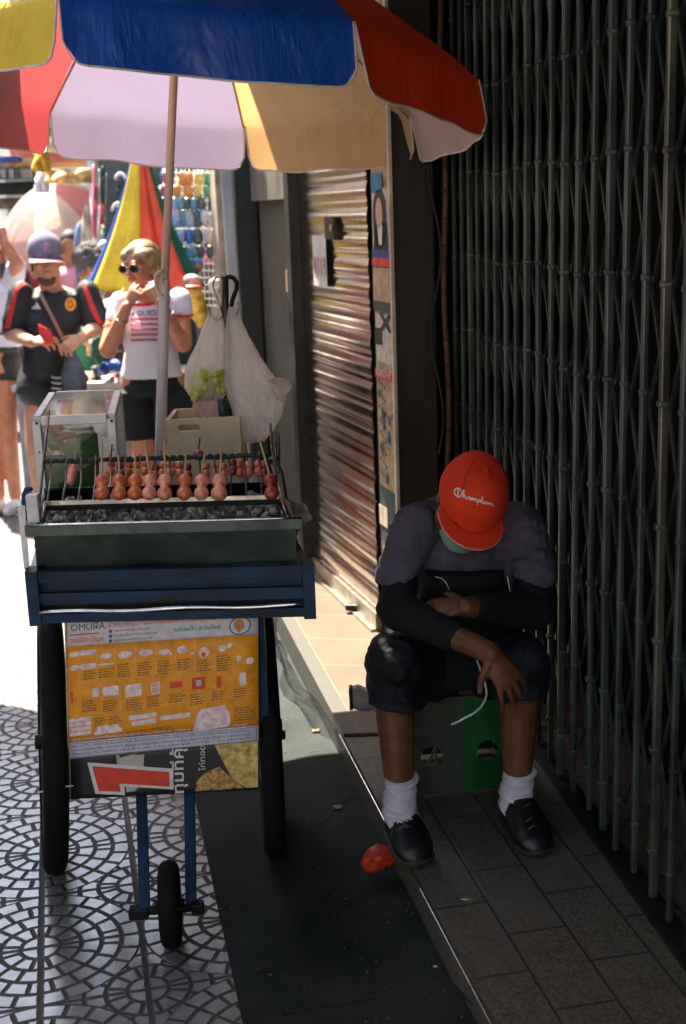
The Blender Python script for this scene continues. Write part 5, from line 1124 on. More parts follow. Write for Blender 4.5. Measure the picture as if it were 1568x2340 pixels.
hand(mb,w1,J(318,652,6.22)-w1,(-.3,-.8,-.2),(.2,.2,.9),.5,.92); hand(mb,w2_,J(338,646,6.22)-w2_,(.3,-.9,.1),(.1,.2,.9),.6,.92)
blob('body',mb,sk3,P3,.0055,3)
m3=Matrix((r,f,u)).transposed()
hm_=mat('hair_blonde',(.42,.27,.13),.55,.6,60,c2=(.12,.07,.035),bump=.6,bs=120,streak=(1,1,.25))
mb=MB(); mb.ell(q3(0,-.028,.040),(.090,.096,.092),m3); mb.ell(q3(0,-.060,-.01),(.080,.065,.090),m3); 
for s__ in (-1,1): mb.ell(q3(s__*.040,.022,.062),(.048,.058,.040),m3); mb.ell(q3(s__*.072,-.008,.03),(.022,.05,.06),m3)
mb.ell(q3(.02,-.075,-.05),(.055,.045,.075),m3); mb.ell(q3(.03,-.065,-.12),(.05,.035,.06),m3); mb.ell(q3(.055,-.05,-.03),(.035,.05,.07),m3)
mb.cap(q3(.070,-.035,-.03),.034,q3(.072,-.045,-.145),.022); mb.cap(q3(-.060,-.045,-.03),.030,q3(-.055,-.055,-.13),.020)
hb=blob('hair',mb,hm_,P3,.006,8,.0012,.02,6)
hbv=bvh_of(hb); ms=MB(); rh=random.Random(4)
for k in range(150):
    a0=rh.uniform(-1.25,1.25); rows_=[]; c_=q3(0,-.02,.02)
    for j in range(9):
        th=.95-j*.30; dv=(r*math.sin(a0)*(.25+.12*j)+f*math.cos(th*-1+1.5)*.0+f*math.sin(th)+u*math.cos(th)*1.0); dv=dv+r*(.15*a0*j*.3); dv.normalize(); h=hbv.ray_cast(c_+dv*.3,-dv,.32)
        if h[0] is None: break
        rows_.append(h[0]+dv*rh.uniform(-.001,.003))
    if len(rows_)>3: ms.tube(rows_,[.0015]*(len(rows_)-1)+[.0008],5)
ms.build('strands',mat('hair_strands',(.48,.33,.18),.5,.6,40,c2=(.20,.12,.06),bump=0),hb)
gl_=thing; 
fr_=MB()
for s__ in (-1,1):
    fr_.tube([q3(s__*.036+.029*math.cos(a),.103-.016*abs(math.cos(a))*(.5+.5*s__*math.cos(a)),.006+.024*math.sin(a)*(1.0)) for a in [2*PI*k/16 for k in range(17)]],.0018,6)
    fr_.tube([q3(s__*.064,.092,.014),q3(s__*.078,.06,.012),q3(s__*.08,.0,.006)],.0015,5)
fr_.tube([q3(-.008,.106,.016),q3(.008,.106,.016)],.0016,5); gf=fr_.build('sunglasses',mat('gold_wire',(.7,.5,.25),.25,.1,20,metal=1),P3)
for s__ in (-1,1): MB().ell(q3(s__*.036,.097,.004),(.029,.006,.022),m3).build('lens',mat('lens_dark',(.012,.014,.012),.08,.1,20,bump=0),gf)
whm=cloth('shirt_white',(.74,.70,.76),var=.06,ns=5)
mb=MB(); mb.loft([tsec(338,688,36,6.44,.06),tsec(342,702,64,6.44,.09),tsec(344,750,64,6.41,.125),tsec(345,800,60,6.41,.115),tsec(347,860,71,6.43,.125)],28)
mb.cap(s1,.058,s1.lerp(e1,.35),.058); mb.cap(s2,.058,s2.lerp(e2,.28),.060); mb.loft([(s1.lerp(e1,.2),(.058,0,.02),(0,.055,0)),(s1.lerp(e1,.42),(.058,0,.02),(0,.055,0))],18); mb.loft([(s2.lerp(e2,.1),(.058,0,-.01),(0,.055,0)),(s2.lerp(e2,.34),(.060,0,-.01),(0,.055,0))],18)
sh3=blob('shirt',mb,whm,P3,.0065,3,.006,.08,3); bs=bvh_of(sh3)
rdm=cloth('ringer_red',(.55,.06,.05),var=.1)
mb=MB(); 
for e__,s__,t__,w in ((e1,s1,.43,.0595),(e2,s2,.35,.0615)):
    c=s__.lerp(e__,t__); mb.tube([c+V((w*math.cos(a),.056*math.sin(a),w*.3*math.cos(a)*(1 if s__ is s1 else -.2))) for a in [2*PI*k/20 for k in range(21)]],.006,6)
mb.build('sleeve_band',rdm,sh3)
mb=MB(); mb.tube([J(326,682,6.38)+V((.075*math.cos(a),.045*math.sin(a)+.03,-.018*(1-math.sin(a))*.8)) for a in [2*PI*k/24 for k in range(25)]],.008,8); mb.build('collar',rdm,sh3)
navy=mat('print_navy',(.03,.08,.22),.7)
pressed('printed_word',text_mesh('GUESS',1,offs=.012,res=2,align='LEFT'),311,722,19.5,17,bs,navy,sh3,.003,.05)
star=[]; 
for k in range(10): a=PI/2+k*PI/5; rr=(1 if k%2==0 else .42); star.append((rr*math.cos(a),rr*math.sin(a)))
pressed('printed_star',flat([star]),304.5,718,6,6.5,bs,navy,sh3,.003)
for k in range(5): ribbon('printed_stripe',[(299,729.5+12*k),(340,728+12*k),(385,729+12*k)],5.4,bs,mat('print_glitter',(.58,.07,.11),.35,.6,90,c2=(.25,.04,.05)),sh3,.003,26,1)
mb=MB(); mb.loft([tsec(348,858,64,6.44,.115),tsec(349,885,72,6.44,.14),tsec(350,900,76,6.44,.14)],24)
for xx,y0,yb in ((312,6.44,1000),(392,6.46,1004)):
    a=J(xx,890,y0); b_=J(xx-3 if xx<350 else xx+2,yb,y0-.02); mb.loft([(a,(.098,0,0),(0,.12,0)),(a.lerp(b_,.5),(.108,0,0),(0,.115,0)),(b_,(.110,0,0),(0,.112,0))],22)
blob('shorts',mb,cloth('shorts_black',(.020,.022,.024),var=.2),P3,.007,3,.006,.09,2)
mb=MB()
for w_,e_ in ((w1,e1),(w2_,e2)):
    c=w_.lerp(e_,.28); d=(e_-w_).normalized(); a1,a2,_=basis(d); mb.tube([c+(a1*math.cos(a)+a2*math.sin(a))*.034 for a in [2*PI*k/16 for k in range(17)]],.004,6)
mb.build('bracelet',mat('bracelet_silver',(.5,.5,.48),.3,.3,30,metal=1),P3)
# ---------------------------------------------------------------- stallholder with mask
P4=thing('person','grey haired stallholder in red top and mint face mask looking down','person',(-1.62,8.6,0))
hc=J(208,608,8.55); f=V((.45,-.62,-.62)).normalized(); r=V((.8,.6,0)); r=(r-f*r.dot(f)).normalized(); u=r.cross(f); u=u if u.z>0 else -u
mb=MB(); q4=head(mb,hc,r,f,u,1.0); mb.cap(hc,.05,J(222,672,8.6),.06); mb.loft([tsec(225,660,26,8.62,.07),tsec(228,690,52,8.62,.11),tsec(226,760,46,8.6,.12),tsec(222,840,46,8.6,.12),tsec(220,900,46,8.6,.13)],22)
mb.cap(J(185,700,8.58),.05,J(188,770,8.45),.042); mb.cap(J(188,770,8.45),.042,J(214,790,8.3),.03); mb.cap(J(262,690,8.6),.05,J(268,760,8.45),.042); mb.cap(J(268,760,8.45),.04,J(240,786,8.3),.03)
hand(mb,J(214,790,8.3),(.8,-.3,-.2),(0,-.5,.8),(0,-.4,.8),.6); hand(mb,J(240,786,8.3),(-.8,-.3,-.2),(0,-.5,.8),(0,-.4,.8),.6)
a=J(205,900,8.6); b_=J(240,900,8.6); mb.cap(a,.09,(a.x,a.y,.1),.05); mb.cap(b_,.09,(b_.x,b_.y,.1),.05)
blob('body',mb,skinm('skin_brown',(.36,.17,.085),(.25,.11,.055)),P4,.010,3); m3=Matrix((r,f,u)).transposed()
mb=MB(); mb.ell(q4(0,-.035,.04),(.115,.11,.105),m3); mb.ell(q4(0,.02,.075),(.09,.08,.05),m3); blob('hair',mb,mat('hair_grey',(.10,.085,.08),.9,.6,60,bump=.8),P4,.008,2,.02,.03,3)
eyes(q4,1,P4); MB().ell(q4(0,.06,-.055),(.060,.050,.050),m3).build('face_mask',mat('mask_mint',(.16,.30,.22)),P4)
mb=MB(); mb.loft([tsec(222,664,32,8.62,.08),tsec(228,688,58,8.62,.13),tsec(227,760,54,8.6,.14),tsec(224,800,52,8.6,.14)],22); mb.cap(J(186,696,8.58),.064,J(188,742,8.5),.062); mb.cap(J(262,688,8.6),.064,J(266,738,8.5),.06); blob('shirt',mb,mat('shirt_floral_red',(.62,.09,.10),.8,.5,45,c2=(.6,.45,.42)),P4,.009,3,.008,.08)
mb=MB(); mb.loft([tsec(208,745,36,8.50,.12),tsec(210,800,42,8.5,.13),tsec(206,900,42,8.5,.14)],22); blob('apron',mb,cloth('apron_green',(.02,.14,.07)),P4,.010,3,.008,.08)
# ---------------------------------------------------------------- passer-by at the edge
P5=thing('person','passer-by in white shirt raising an arm behind the bearded person','person',(-2.05,7.9,0))
Yp=7.9; mb=MB(); hc=J(-28,560,Yp); r,f,u=V((1,0,0)),V((-.3,-.95,0)).normalized(),V((0,0,1)); r=f.cross(u)*-1; q5=head(mb,hc,r,f,u,1.0); mb.cap(hc,.05,J(-22,630,Yp),.06)
mb.loft([tsec(-20,640,34,Yp,.07),tsec(-18,660,56,Yp,.1),tsec(-16,740,50,Yp,.12),tsec(-14,850,50,Yp,.13)],22)
mb.cap(J(24,660,Yp),.05,J(38,600,7.75),.045); mb.cap(J(38,600,7.75),.042,J(12,556,7.7),.03); hand(mb,J(12,556,7.7),(-.3,0,.9),(0,-1,0),(-.8,0,.2),.5); mb.cap(J(-60,660,Yp),.05,J(-72,760,Yp),.04); mb.cap(J(-72,760,Yp),.04,J(-50,820,7.8),.03); hand(mb,J(-50,820,7.8),(.1,-.2,-.9),(0,-1,0),(.8,0,.1),.5)
for xx in (-30,8): a=J(xx,850,Yp); mb.cap(a,.09,(a.x,a.y-.03,.5),.06); mb.cap((a.x,a.y-.03,.5),.058,(a.x,a.y,.1),.04); mb.cap((a.x,a.y,.05),.04,(a.x,a.y-.15,.035),.033)
blob('body',mb,skinm('skin_sunned',(.55,.24,.14),(.46,.18,.10)),P5,.009,3); MB().ell(q5(0,-.03,.03),(.09,.1,.1)).build('hair',mat('hair_brown',(.05,.035,.025)),P5); eyes(q5,1,P5)
mb=MB(); mb.loft([tsec(-20,648,40,Yp,.08),tsec(-16,664,62,Yp,.12),tsec(-12,740,60,Yp,.15),tsec(-8,792,62,Yp,.16)],22); mb.cap(J(24,662,Yp),.066,J(36,612,7.8),.062); blob('shirt',mb,whm,P5,.009,3,.01,.09)
mb=MB(); mb.loft([tsec(-8,788,60,Yp,.155),tsec(-8,800,61,Yp,.16)],22); mb.cap(J(-28,820,Yp),.11,J(-30,850,Yp),.10); mb.cap(J(8,820,Yp),.11,J(10,850,Yp),.10); blob('shorts',mb,cloth('shorts_dark',(.05,.045,.045)),P5,.009,3)
for xx in (-30,8): a=J(xx,850,Yp); MB().cap((a.x,a.y+.03,.04),.048,(a.x,a.y-.17,.035),.042).build('shoe',cloth('shoe_white',(.7,.68,.66)),P5)
# ================================================================ things of the market behind
def wcol(n,c,**k): return mat('w_'+n,c,.75,.3,k.pop('ns',8),**k)
# folded umbrella behind the woman
fu=thing('folded_umbrella','closed yellow, red, green and blue umbrella standing behind the fair haired person','umbrella',AY(330,900,7.3))
ap=AY(318,300,7.3); 
def fold(a0,a1,m,name='canopy_fold'):
    c0=AY(318,380,7.3); c1=AY(330,662,7.3); mb=MB()
    def fn(s,t_):
        a=a0+(a1-a0)*s; c=ap.lerp(c1,t_); R_=.02+(.155 if True else 0)*t_**1.15; R_=.018+.285*t_*t_*.55+.14*t_
        rr=R_*(1+.10*math.cos(a*10)); p=c+V((rr*math.cos(a)*1.0,rr*.6*math.sin(a),0)); 
        if t_>.97: p.z+=.01*math.cos(a*8)
        return p
    mb.grid(fn,16,26,.003); return mb.build(name,m,fu)
# angles: -pi..0 faces the camera, -pi at the left
sat=lambda n,c: mat(n,c,.45,.15,8,bump=.1)
fold(-PI*1.02,-PI*.93,sat('nylon_blue',(.04,.12,.50))); fold(-PI*.93,-PI*.50,sat('nylon_yellow',(.85,.60,.03))); fold(-PI*.50,-PI*.20,sat('nylon_red',(.75,.07,.02))); fold(-PI*.20,PI*.05,sat('nylon_green',(.01,.12,.06)))
fold(PI*.05,PI*.98,sat('nylon_blue',(.04,.12,.50)))
MB().tube([ap+V((0,0,.05)),AY(330,1050,7.3)],.014,10).build('pole',mat('white_post',(.66,.62,.58),.5,.15,10),fu)
# light post of a neighbouring stall
def post(x,y0,y1,Y,r,lab,m=None):
    a=AY(x,y0,Y); mb=MB(); mb.tube([V((a.x,Y,a.z)),V((a.x+.02,Y,0))],r,14); return tag(mb.build('awning_post',m or mat('white_post',(.66,.62,.58),.5,.15,10)),lab,'post')
a=AY(506,385,6.3); MB_=MB(); MB_.bar(V((a.x+.02,6.3,2.3)),V((a.x+.05,6.3,.0)),.058,.058,bev=.008); tag(MB_.build('awning_post',mat('grey_post',(.42,.40,.35),.5,.2,10,streak=(1,1,.3))),'square grey awning post in front of the grid of toys','post')
post(203,300,700,9.2,.033,'round white awning post behind the bearded person')
# wire grid with toys
gr=thing('wire_grid','white wire grid panel hung with small toy packets','grid panel',AY(450,640,7.55)); gw=mat('white_wire',(.75,.73,.70),.4,.1,10)
mb=MB(); x0,x1=372,512; 
for k in range(15):
    x=x0+(x1-x0)*k/14; mb.tube([AY(x,330,7.55),AY(x+6,700,7.55)],.0026 if k%3 else .004,5)
for k in range(24):
    y=330+16*k; mb.tube([AY(x0,y,7.552),AY(x1,y+1,7.552)],.0026,5)
mb.build('wires',gw,gr)
rn=random.Random(21)
cols={'red':(.62,.04,.06),'orange':(.80,.25,.02),'green':(.03,.25,.08),'blue':(.03,.16,.42),'yellow':(.72,.52,.10),'clear':(.45,.45,.42),'pink':(.75,.15,.32),'dark':(.03,.05,.05),'teal':(.10,.28,.26),'cream':(.62,.52,.38)}
def packet(x,y,w,h,Y,cn,label,cat='packet',grp=None,blob_=True):
    c=AY(x,y,Y); a=hw(x,y,Y,w/2); b_=hw(x,y,Y,h/2); mb=MB(); rs=rn.random()*9
    def fn(s,t_):
        an=2*PI*s; q=math.sin(PI*t_)**.28; ca_=math.cos(an); X_=a*math.copysign(abs(ca_)**.45,ca_)*(.15+.85*q)*(1+(.35*(t_-.5) if rs>4.5 else -.2*t_))*(1+.12*noise.noise(V((s*5,t_*4,rs)))); Y_=.022*math.sin(an)*q; return c+V((X_,Y_,b_*(1-2*t_)))
    mb.grid(fn,14,10); o=mb.build('packet',mat('pk_'+cn,cols[cn],.3,.5,55,c2=tuple(min(1,k*.45+.05) for k in cols[cn]),coat=.3),None); return tag(o,label,cat,grp)
rowsd=[(408,30,[('red',380),('orange',418),('orange',432),('yellow',455),('green',478)],'top'),(436,28,[('red',378),('orange',404),('orange',430),('yellow',452),('green',474),('yellow',488)],'second'),(465,26,[('dark',372),('cream',398),('teal',412),('dark',428),('teal',444),('dark',460),('dark',486)],'third'),(500,34,[('green',384),('clear',402),('teal',418),('clear',434),('dark',452),('cream',470),('cream',486)],'fourth'),(540,34,[('green',400),('clear',414),('blue',432),('dark',452),('cream',476),('cream',490)],'fifth'),(576,26,[('clear',398),('dark',420),('teal',440),('dark',458),('dark',480)],'sixth')]
on=['first','second','third','fourth','fifth','sixth','seventh']
for y,h,it,rw in rowsd:
    for k,(cn,x) in enumerate(it): packet(x,y,rn.uniform(19,25),h*rn.uniform(1.0,1.2),7.50+rn.uniform(-.02,.02),cn,f'small {cn} toy packet, {on[k]} from the left in the {rw} row of the wire grid','packet','toy packets on the wire grid')
for k,x in enumerate((412,432,452)): packet(x,606+3*(k%2),26,34,7.40,'blue',f'blue packet with orange print, {on[k]} of three hung beside the pole','packet','blue packets under the wire grid')
mb=MB(); 
for k,x in enumerate((412,432,452)): mb.ell(AY(x,610,7.36),(.022,.006,.018))
o=mb.build('printed_dots',wcol('pd',(.6,.2,.08))); tag(o,'orange printed pictures on the three blue packets','print')
tb_=thing('rubber_chicken','yellow toy chicken in a bag hanging by the fair haired person','toy',AY(445,700,7.0)); mb=MB(); mb.cap(AY(440,668,7.0),.050,AY(450,705,7.0),.058); mb.cap(AY(450,705,7.0),.055,AY(462,738,6.98),.03); mb.build('body',mat('toy_yellow',(.75,.45,.05),.4,.4,30),tb_)
mb=MB(); mb.ell(AY(438,645,7.0),(.055,.04,.045)); mb.build('head',mat('toy_pale',(.60,.36,.26),.5,.5,40),tb_); mb=MB(); mb.ell(AY(436,655,6.97),(.06,.045,.012)); mb.build('collar',mat('toy_red',(.6,.07,.04),.5),tb_)
packet(492,655,34,38,6.95,'cream','pale pink toy bag hanging in front of the grid bottom')
# dark shop interior behind grid and goods
bkt=mat('shop_dark',(.06,.075,.07),.9,.7,3,c2=(.02,.03,.03))
mb=MB(); a=AY(225,360,8.9); b_=AY(530,360,8.9); mb.prism([(0,-1.8),(b_.x-a.x,-1.8),(b_.x-a.x,.8),(0,.8)],a,(1,0,0),(0,0,1),-.06); tag(mb.build('stall_backdrop',bkt),'dark back board of the accessory stall behind the toys','board')
mb=MB(); 
for k in range(26):
    x=rn.uniform(372,515);y=rn.uniform(390,700); c=AY(x,y,8.3+rn.uniform(-.1,.1)); mb=MB(); mb.ell(c,(rn.uniform(.04,.09),.05,rn.uniform(.04,.10)),Euler((0,rn.random(),0)),10,7)
    cn=rn.choice(['clear','cream','teal','dark','green','pink','blue','yellow']); tag(mb.build('trinket',mat('pk_'+cn,cols[cn],.3)),f'blurred {cn} trinket hanging deep in the stall behind the grid','trinket','trinkets deep in the toy stall')
# hanging ties and belts
def strip(x,y0,y1,w,Y,cn,c,label):
    mb=MB(); a=AY(x,y0,Y);b_=AY(x+rn.uniform(-3,3),y1,Y); ww=hw(x,y0,Y,w/2); mb.grid(lambda s,t_:a.lerp(b_,t_)+V(((s-.5)*2*ww*(1+.1*math.sin(t_*9)),.02*math.cos(s*PI)+.01*math.sin(t_*7),0)),4,12,.006); return tag(mb.build('hanging_strap',wcol('st_'+cn,c)),label,'strap','straps and belts hung on the stall')
data=[(215,375,540,8,'pink',(.70,.18,.28)),(221,420,545,8,'brick red',(.50,.11,.06)),(228,385,470,6,'grey',(.35,.34,.33)),(236,378,468,10,'black',(.025,.03,.03)),(234,465,512,9,'vermilion',(.62,.10,.03)),(229,470,540,5,'lilac',(.45,.36,.42)),(241,500,545,6,'brown',(.22,.10,.06)),(245,395,545,5,'dark green',(.05,.07,.05)),(233,515,545,5,'lime',(.45,.55,.1)),(238,520,548,5,'steel blue',(.12,.2,.3))]
for i,(x,y0,y1,w,cn,c) in enumerate(data): strip(x,y0,y1,w,8.0-.02*i,cn,c,f'{cn} strap hanging between the white post and the black bags')
bagd=[(268,430,26,44,'upper'),(266,505,28,56,'lower'),(284,520,24,50,'rear')]
for x,y,w,h,l in ((278,425,24,48,'topmost'),(272,500,26,60,'middle'),(292,545,22,50,'lowest')):
    c=AY(x,y,8.1); a=hw(x,y,8.1,w/2); b_=hw(x,y,8.1,h/2); t_=thing('shoulder_bag',f'black shoulder bag with pale edge, {l} of three hung left of the folded umbrella','bag',c,'black bags hung left of the folded umbrella')
    mb=MB(); mb.ell(c,(a,.05,b_)); mb.ell(c-V((a*.3,0,b_*.5)),(a*.8,.05,b_*.6)); mb.build('body',mat('bag_black',(.03,.045,.05),.6,.5,20),t_); mb=MB(); mb.tube([c+V((-a*1.05+2.1*a*k/8,-.02,b_*(.6+.55*math.sin(PI*k/8)))) for k in range(9)],.012,6); mb.build('edge_strap',mat('strap_pale',(.7,.62,.58),.6),t_)
# stall table with heaped goods between the two people
tbl=thing('stall_table','cloth covered stall table heaped with clothes behind the two standing people','table',(-1.5,7.75,0))
a=AY(150,840,7.8); b_=AY(285,840,7.8); MB().box(((a.x+b_.x)/2,8.1,.80),(1.0,.8,.04)).build('tabletop',wcol('tablew',(.6,.58,.55)),tbl); MB().box(((a.x+b_.x)/2,8.1,.40),(.96,.76,.76)).build('drape',wcol('drape',(.35,.36,.42)),tbl)
gc={'blue':(.04,.10,.42),'white':(.72,.70,.68),'black':(.03,.035,.04),'red':(.55,.06,.07),'denim':(.22,.30,.42),'green':(.03,.14,.08),'tan':(.5,.3,.16),'grey':(.3,.3,.31),'pink':(.6,.25,.3)}
goods=[('blue',258,835,30,24),('blue',240,845,24,20),('white',262,870,40,14),('black',235,880,30,16),('red',268,862,18,8),('white',240,905,44,14),('black',262,790,26,30),('denim',240,745,22,28),('white',245,700,40,16),('black',245,712,26,30),('grey',262,690,34,14),('white',225,672,26,12),('tan',255,680,30,8),('black',222,850,16,40),('green',226,800,30,60),('grey',236,900,50,18),('white',262,912,36,20),('tan',207,880,24,30),('tan',200,855,14,12),('pink',250,650,26,18),('white',262,640,20,30),('grey',248,590,20,40),('black',256,600,16,36),('grey',238,560,30,20),('white',266,575,14,30),('pink',232,655,26,16),('red',240,664,24,12)]
for i,(cn,x,y,w,h) in enumerate(goods):
    Yg=7.7+.03*(i%7)+(.25 if y<700 else 0); c=AY(x,y,Yg); mb=MB(); mb.ell(c,(hw(x,y,Yg,w/2),.08,hw(x,y,Yg,h/2)),Euler((0,rn.uniform(-.4,.4),0)),14,10); me=mb.mesh()
    for v in me.vertices: v.co+=V(noise.noise_vector(v.co*14+V((i,0,0))))*.035
    pos='between the two standing people'
    tag(link('garment',me,wcol('g_'+cn,gc[cn])),f'crumpled {cn} garment {["high on","in the middle of","low on"][0 if y<700 else 1 if y<820 else 2]} the heap {pos}','garment','garments heaped between the two standing people')
mb=MB(); mb.tube([AY(x,y,7.3) for x,y in ((236,668),(246,660),(262,656),(275,662))],.012,8); tag(mb.build('wire_hoop',gw),'white hoop on the heap beside the folded umbrella','hoop')
# far umbrella over another stall
f2=thing('market_umbrella','pale yellow and pink striped umbrella far down the lane','umbrella',AY(120,700,11.5)); c=AY(118,508,11.5); fr=.60
pc=[(.85,.83,.75),(.80,.75,.10),(.88,.85,.82),(.78,.18,.30),(.85,.8,.78),(.75,.80,.88),(.85,.83,.75),(.8,.3,.35)]
n2=V((-.30,-.25,1)).normalized(); u2=V((0,1,0)).cross(n2).normalized(); v2=n2.cross(u2)
c2_=c+V((0,.2,.0))
for k in range(8):
    def fn(s,t_,k=k):
        a=PI*2*k/8-.2; b2=a+PI/4; d=(u2*(math.cos(a)*(1-s)+math.cos(b2)*s)+v2*(math.sin(a)*(1-s)+math.sin(b2)*s)); t2=min(1,t_/.85); p=c2_+d*fr*t2+n2*(.34*(1-t2**1.8)); 
        return p-V((0,0,.22*max(0,(t_-.85)/.15)))
    m_=vinyl('far_vinyl%d'%k,pc[k],(.62,.30,.25) if k%2 else (.70,.52,.38),pc[k],.45)
    MB().grid(fn,8,14).build('canopy_panel',m_,f2,fix=False)
MB().tube([c2_+n2*.42,V((c2_.x+.05,c2_.y,0))],.02,8).build('pole',mat('white_post',(.66,.62,.58)),f2)
# awning cloths
def clothsheet(name,x0,y0,x1,y1,Y,c,label,cat,n=1.,c2=None):
    mb=MB(); mb.grid(lambda s,t_:AY(x0+(x1-x0)*s,y0+(y1-y0)*t_,Y)+V((0,.05*math.sin(s*14*n)+.04*math.sin(t_*5+s*4),0)),24,14,.006); return tag(mb.build(name,mat('sheet_'+label[:14],c,.8,.5,6,c2=c2)),label,cat)
clothsheet('awning_cloth',104,386,212,418,9.0,(.72,.48,.20),'mustard awning cloth edge hanging beneath the big umbrella','awning cloth')
clothsheet('awning_cloth',74,345,110,392,8.8,(.80,.50,.05),'bright yellow cloth hanging left of the mustard awning','awning cloth')
clothsheet('hanging_shirt',80,385,106,440,9.1,(.45,.50,.70),'pale blue and white shirt hanging below the yellow cloth','shirt',1,(.8,.8,.85))
# far signs, stalls, buildings and crowd
sg=thing('shop_sign','weathered black sign box above the far lane','sign',AY(35,400,14))
def fb_(name,x0,y0,x1,y1,Y,c,parent,th=.2,ns=8,c2=None):
    p=AY(x0,y1,Y); w=AY(x1,y0,Y).x-p.x; h=AY(x0,y0,Y).z-p.z; mb=MB(); mb.box((p.x+w/2,Y+th/2,p.z+h/2),(w,th,h),None,.01); return mb.build(name,mat('fb%s'%(str(c)),c,.8,.5,ns,c2=c2),parent)
fb_('panel',-60,382,78,412,14,(.05,.055,.055),sg); fb_('panel',-60,418,80,448,14.1,(.035,.04,.04),sg)
mb=MB()
for k in range(9): p=AY(-5+9*k,397,13.95); mb.box(p,(.07,.03,.09))
mb.build('letters',mat('sign_grey',(.4,.38,.36),.7),sg)
for (x0,y0,x1,y1,Y,c,l) in ((-60,358,40,372,13,(.05,.10,.35),'blue plank awning edge at the far left'),(20,362,84,380,13.2,(.70,.42,.20),'orange brown awning edge beside the blue one'),(-60,372,85,382,13.4,(.45,.36,.30),'brown roof edge above the black sign'),(-60,452,76,480,14.5,(.28,.20,.15),'rust brown stall roof below the black sign')):
    tag(fb_('awning_edge',x0,y0,x1,y1,Y,c,None),l,'awning edge')
fbld=thing('far_building','bright cream building closing the far end of the lane','building',(-4,24,0))
mb=MB(); mb.box((-5,26,4),(16,2,10)); mb.build('wall',mat('far_wall',(.66,.58,.48),.8,.25,1.5),fbld)
wm=mat('far_window',(.12,.13,.13),.2,.3,3)
for i in range(6):
    for j in range(3): MB().box((-9+1.6*i,24.98,2.2+2.0*j),(.8,.06,1.1)).build('window',wm,fbld)
# far merchandise: colourful stall fronts left and right of the lane
k=0
stc=[(.62,.50,.36),(.55,.1,.1),(.75,.72,.65),(.1,.15,.3),(.7,.45,.12),(.15,.2,.16),(.7,.3,.32),(.2,.2,.2),(.78,.75,.5),(.12,.3,.4)]
for i in range(9):
    y=3.6+1.5*i
    st4=thing('market_stall',f'clothing stall on the far side of the lane, {ords[i]} from the near end','stall',(-5.2,y,0),'clothing stalls along the far side of the lane')
    MB().box((-5.4,y,.45),(1.1,1.3,.9),None,.02).build('counter',mat('ctr%d'%(i%3),stc[i%10],.8,.4,5),st4)
    mb=MB(); mb.grid(lambda s,t_:(-6.1+1.9*s,y-.75+1.5*t_,2.6-.35*s+.05*math.sin(t_*12)),8,12,.01); mb.build('awning',mat('awn%d'%(i%5),stc[(i*3+2)%10],.7,.3,3),st4)
    for q in range(9):
        mb=MB(); c=V((-4.85-.1*(q%2),y-.6+.15*q,1.75-.2*(q%3)*.3)); mb.ell(c,(.05,.075,.30+.05*(q%3)),None,8,6); mb.build('hung_garment',mat('hg%d'%((q*7+i*3)%10),stc[(q*7+i*3)%10],.8,.4,12),st4)
    for px_ in (-4.6,): MB().tube([(px_,y-.7,0),(px_,y-.7,2.4)],.02,6).build('post',mat('white_post',(.66,.62,.58)),st4)
for i in range(5):
    y=10.2+2.0*i; xx=facX(9)-.02*i-.1
    st4=thing('market_stall',f'open shopfront with goods beyond the dark accessory stall, {ords[i]} going away','stall',(xx-.3*i*2,y,0),'shopfronts on the near side of the lane')
    MB().box((xx-.55*i-.2,y,.5),(1.1,1.7,1.0),None,.02).build('counter',mat('ctr%d'%(i%3),stc[i%10],.8,.4,5),st4)
    MB().box((xx-.55*i+.1,y,2.6),(1.8,1.9,.12),None,.02).build('awning',mat('awn%d'%(i%5),stc[(i*3+2)%10]),st4)
    for q in range(10): MB().ell((xx-.55*i-.55-.1*(q%2),y-.85+.18*q,1.6-.12*(q%3)),(.06,.09,.30)).build('hung_garment',mat('hg%d'%((q*3+i)%10),stc[(q*3+i)%10]),st4)
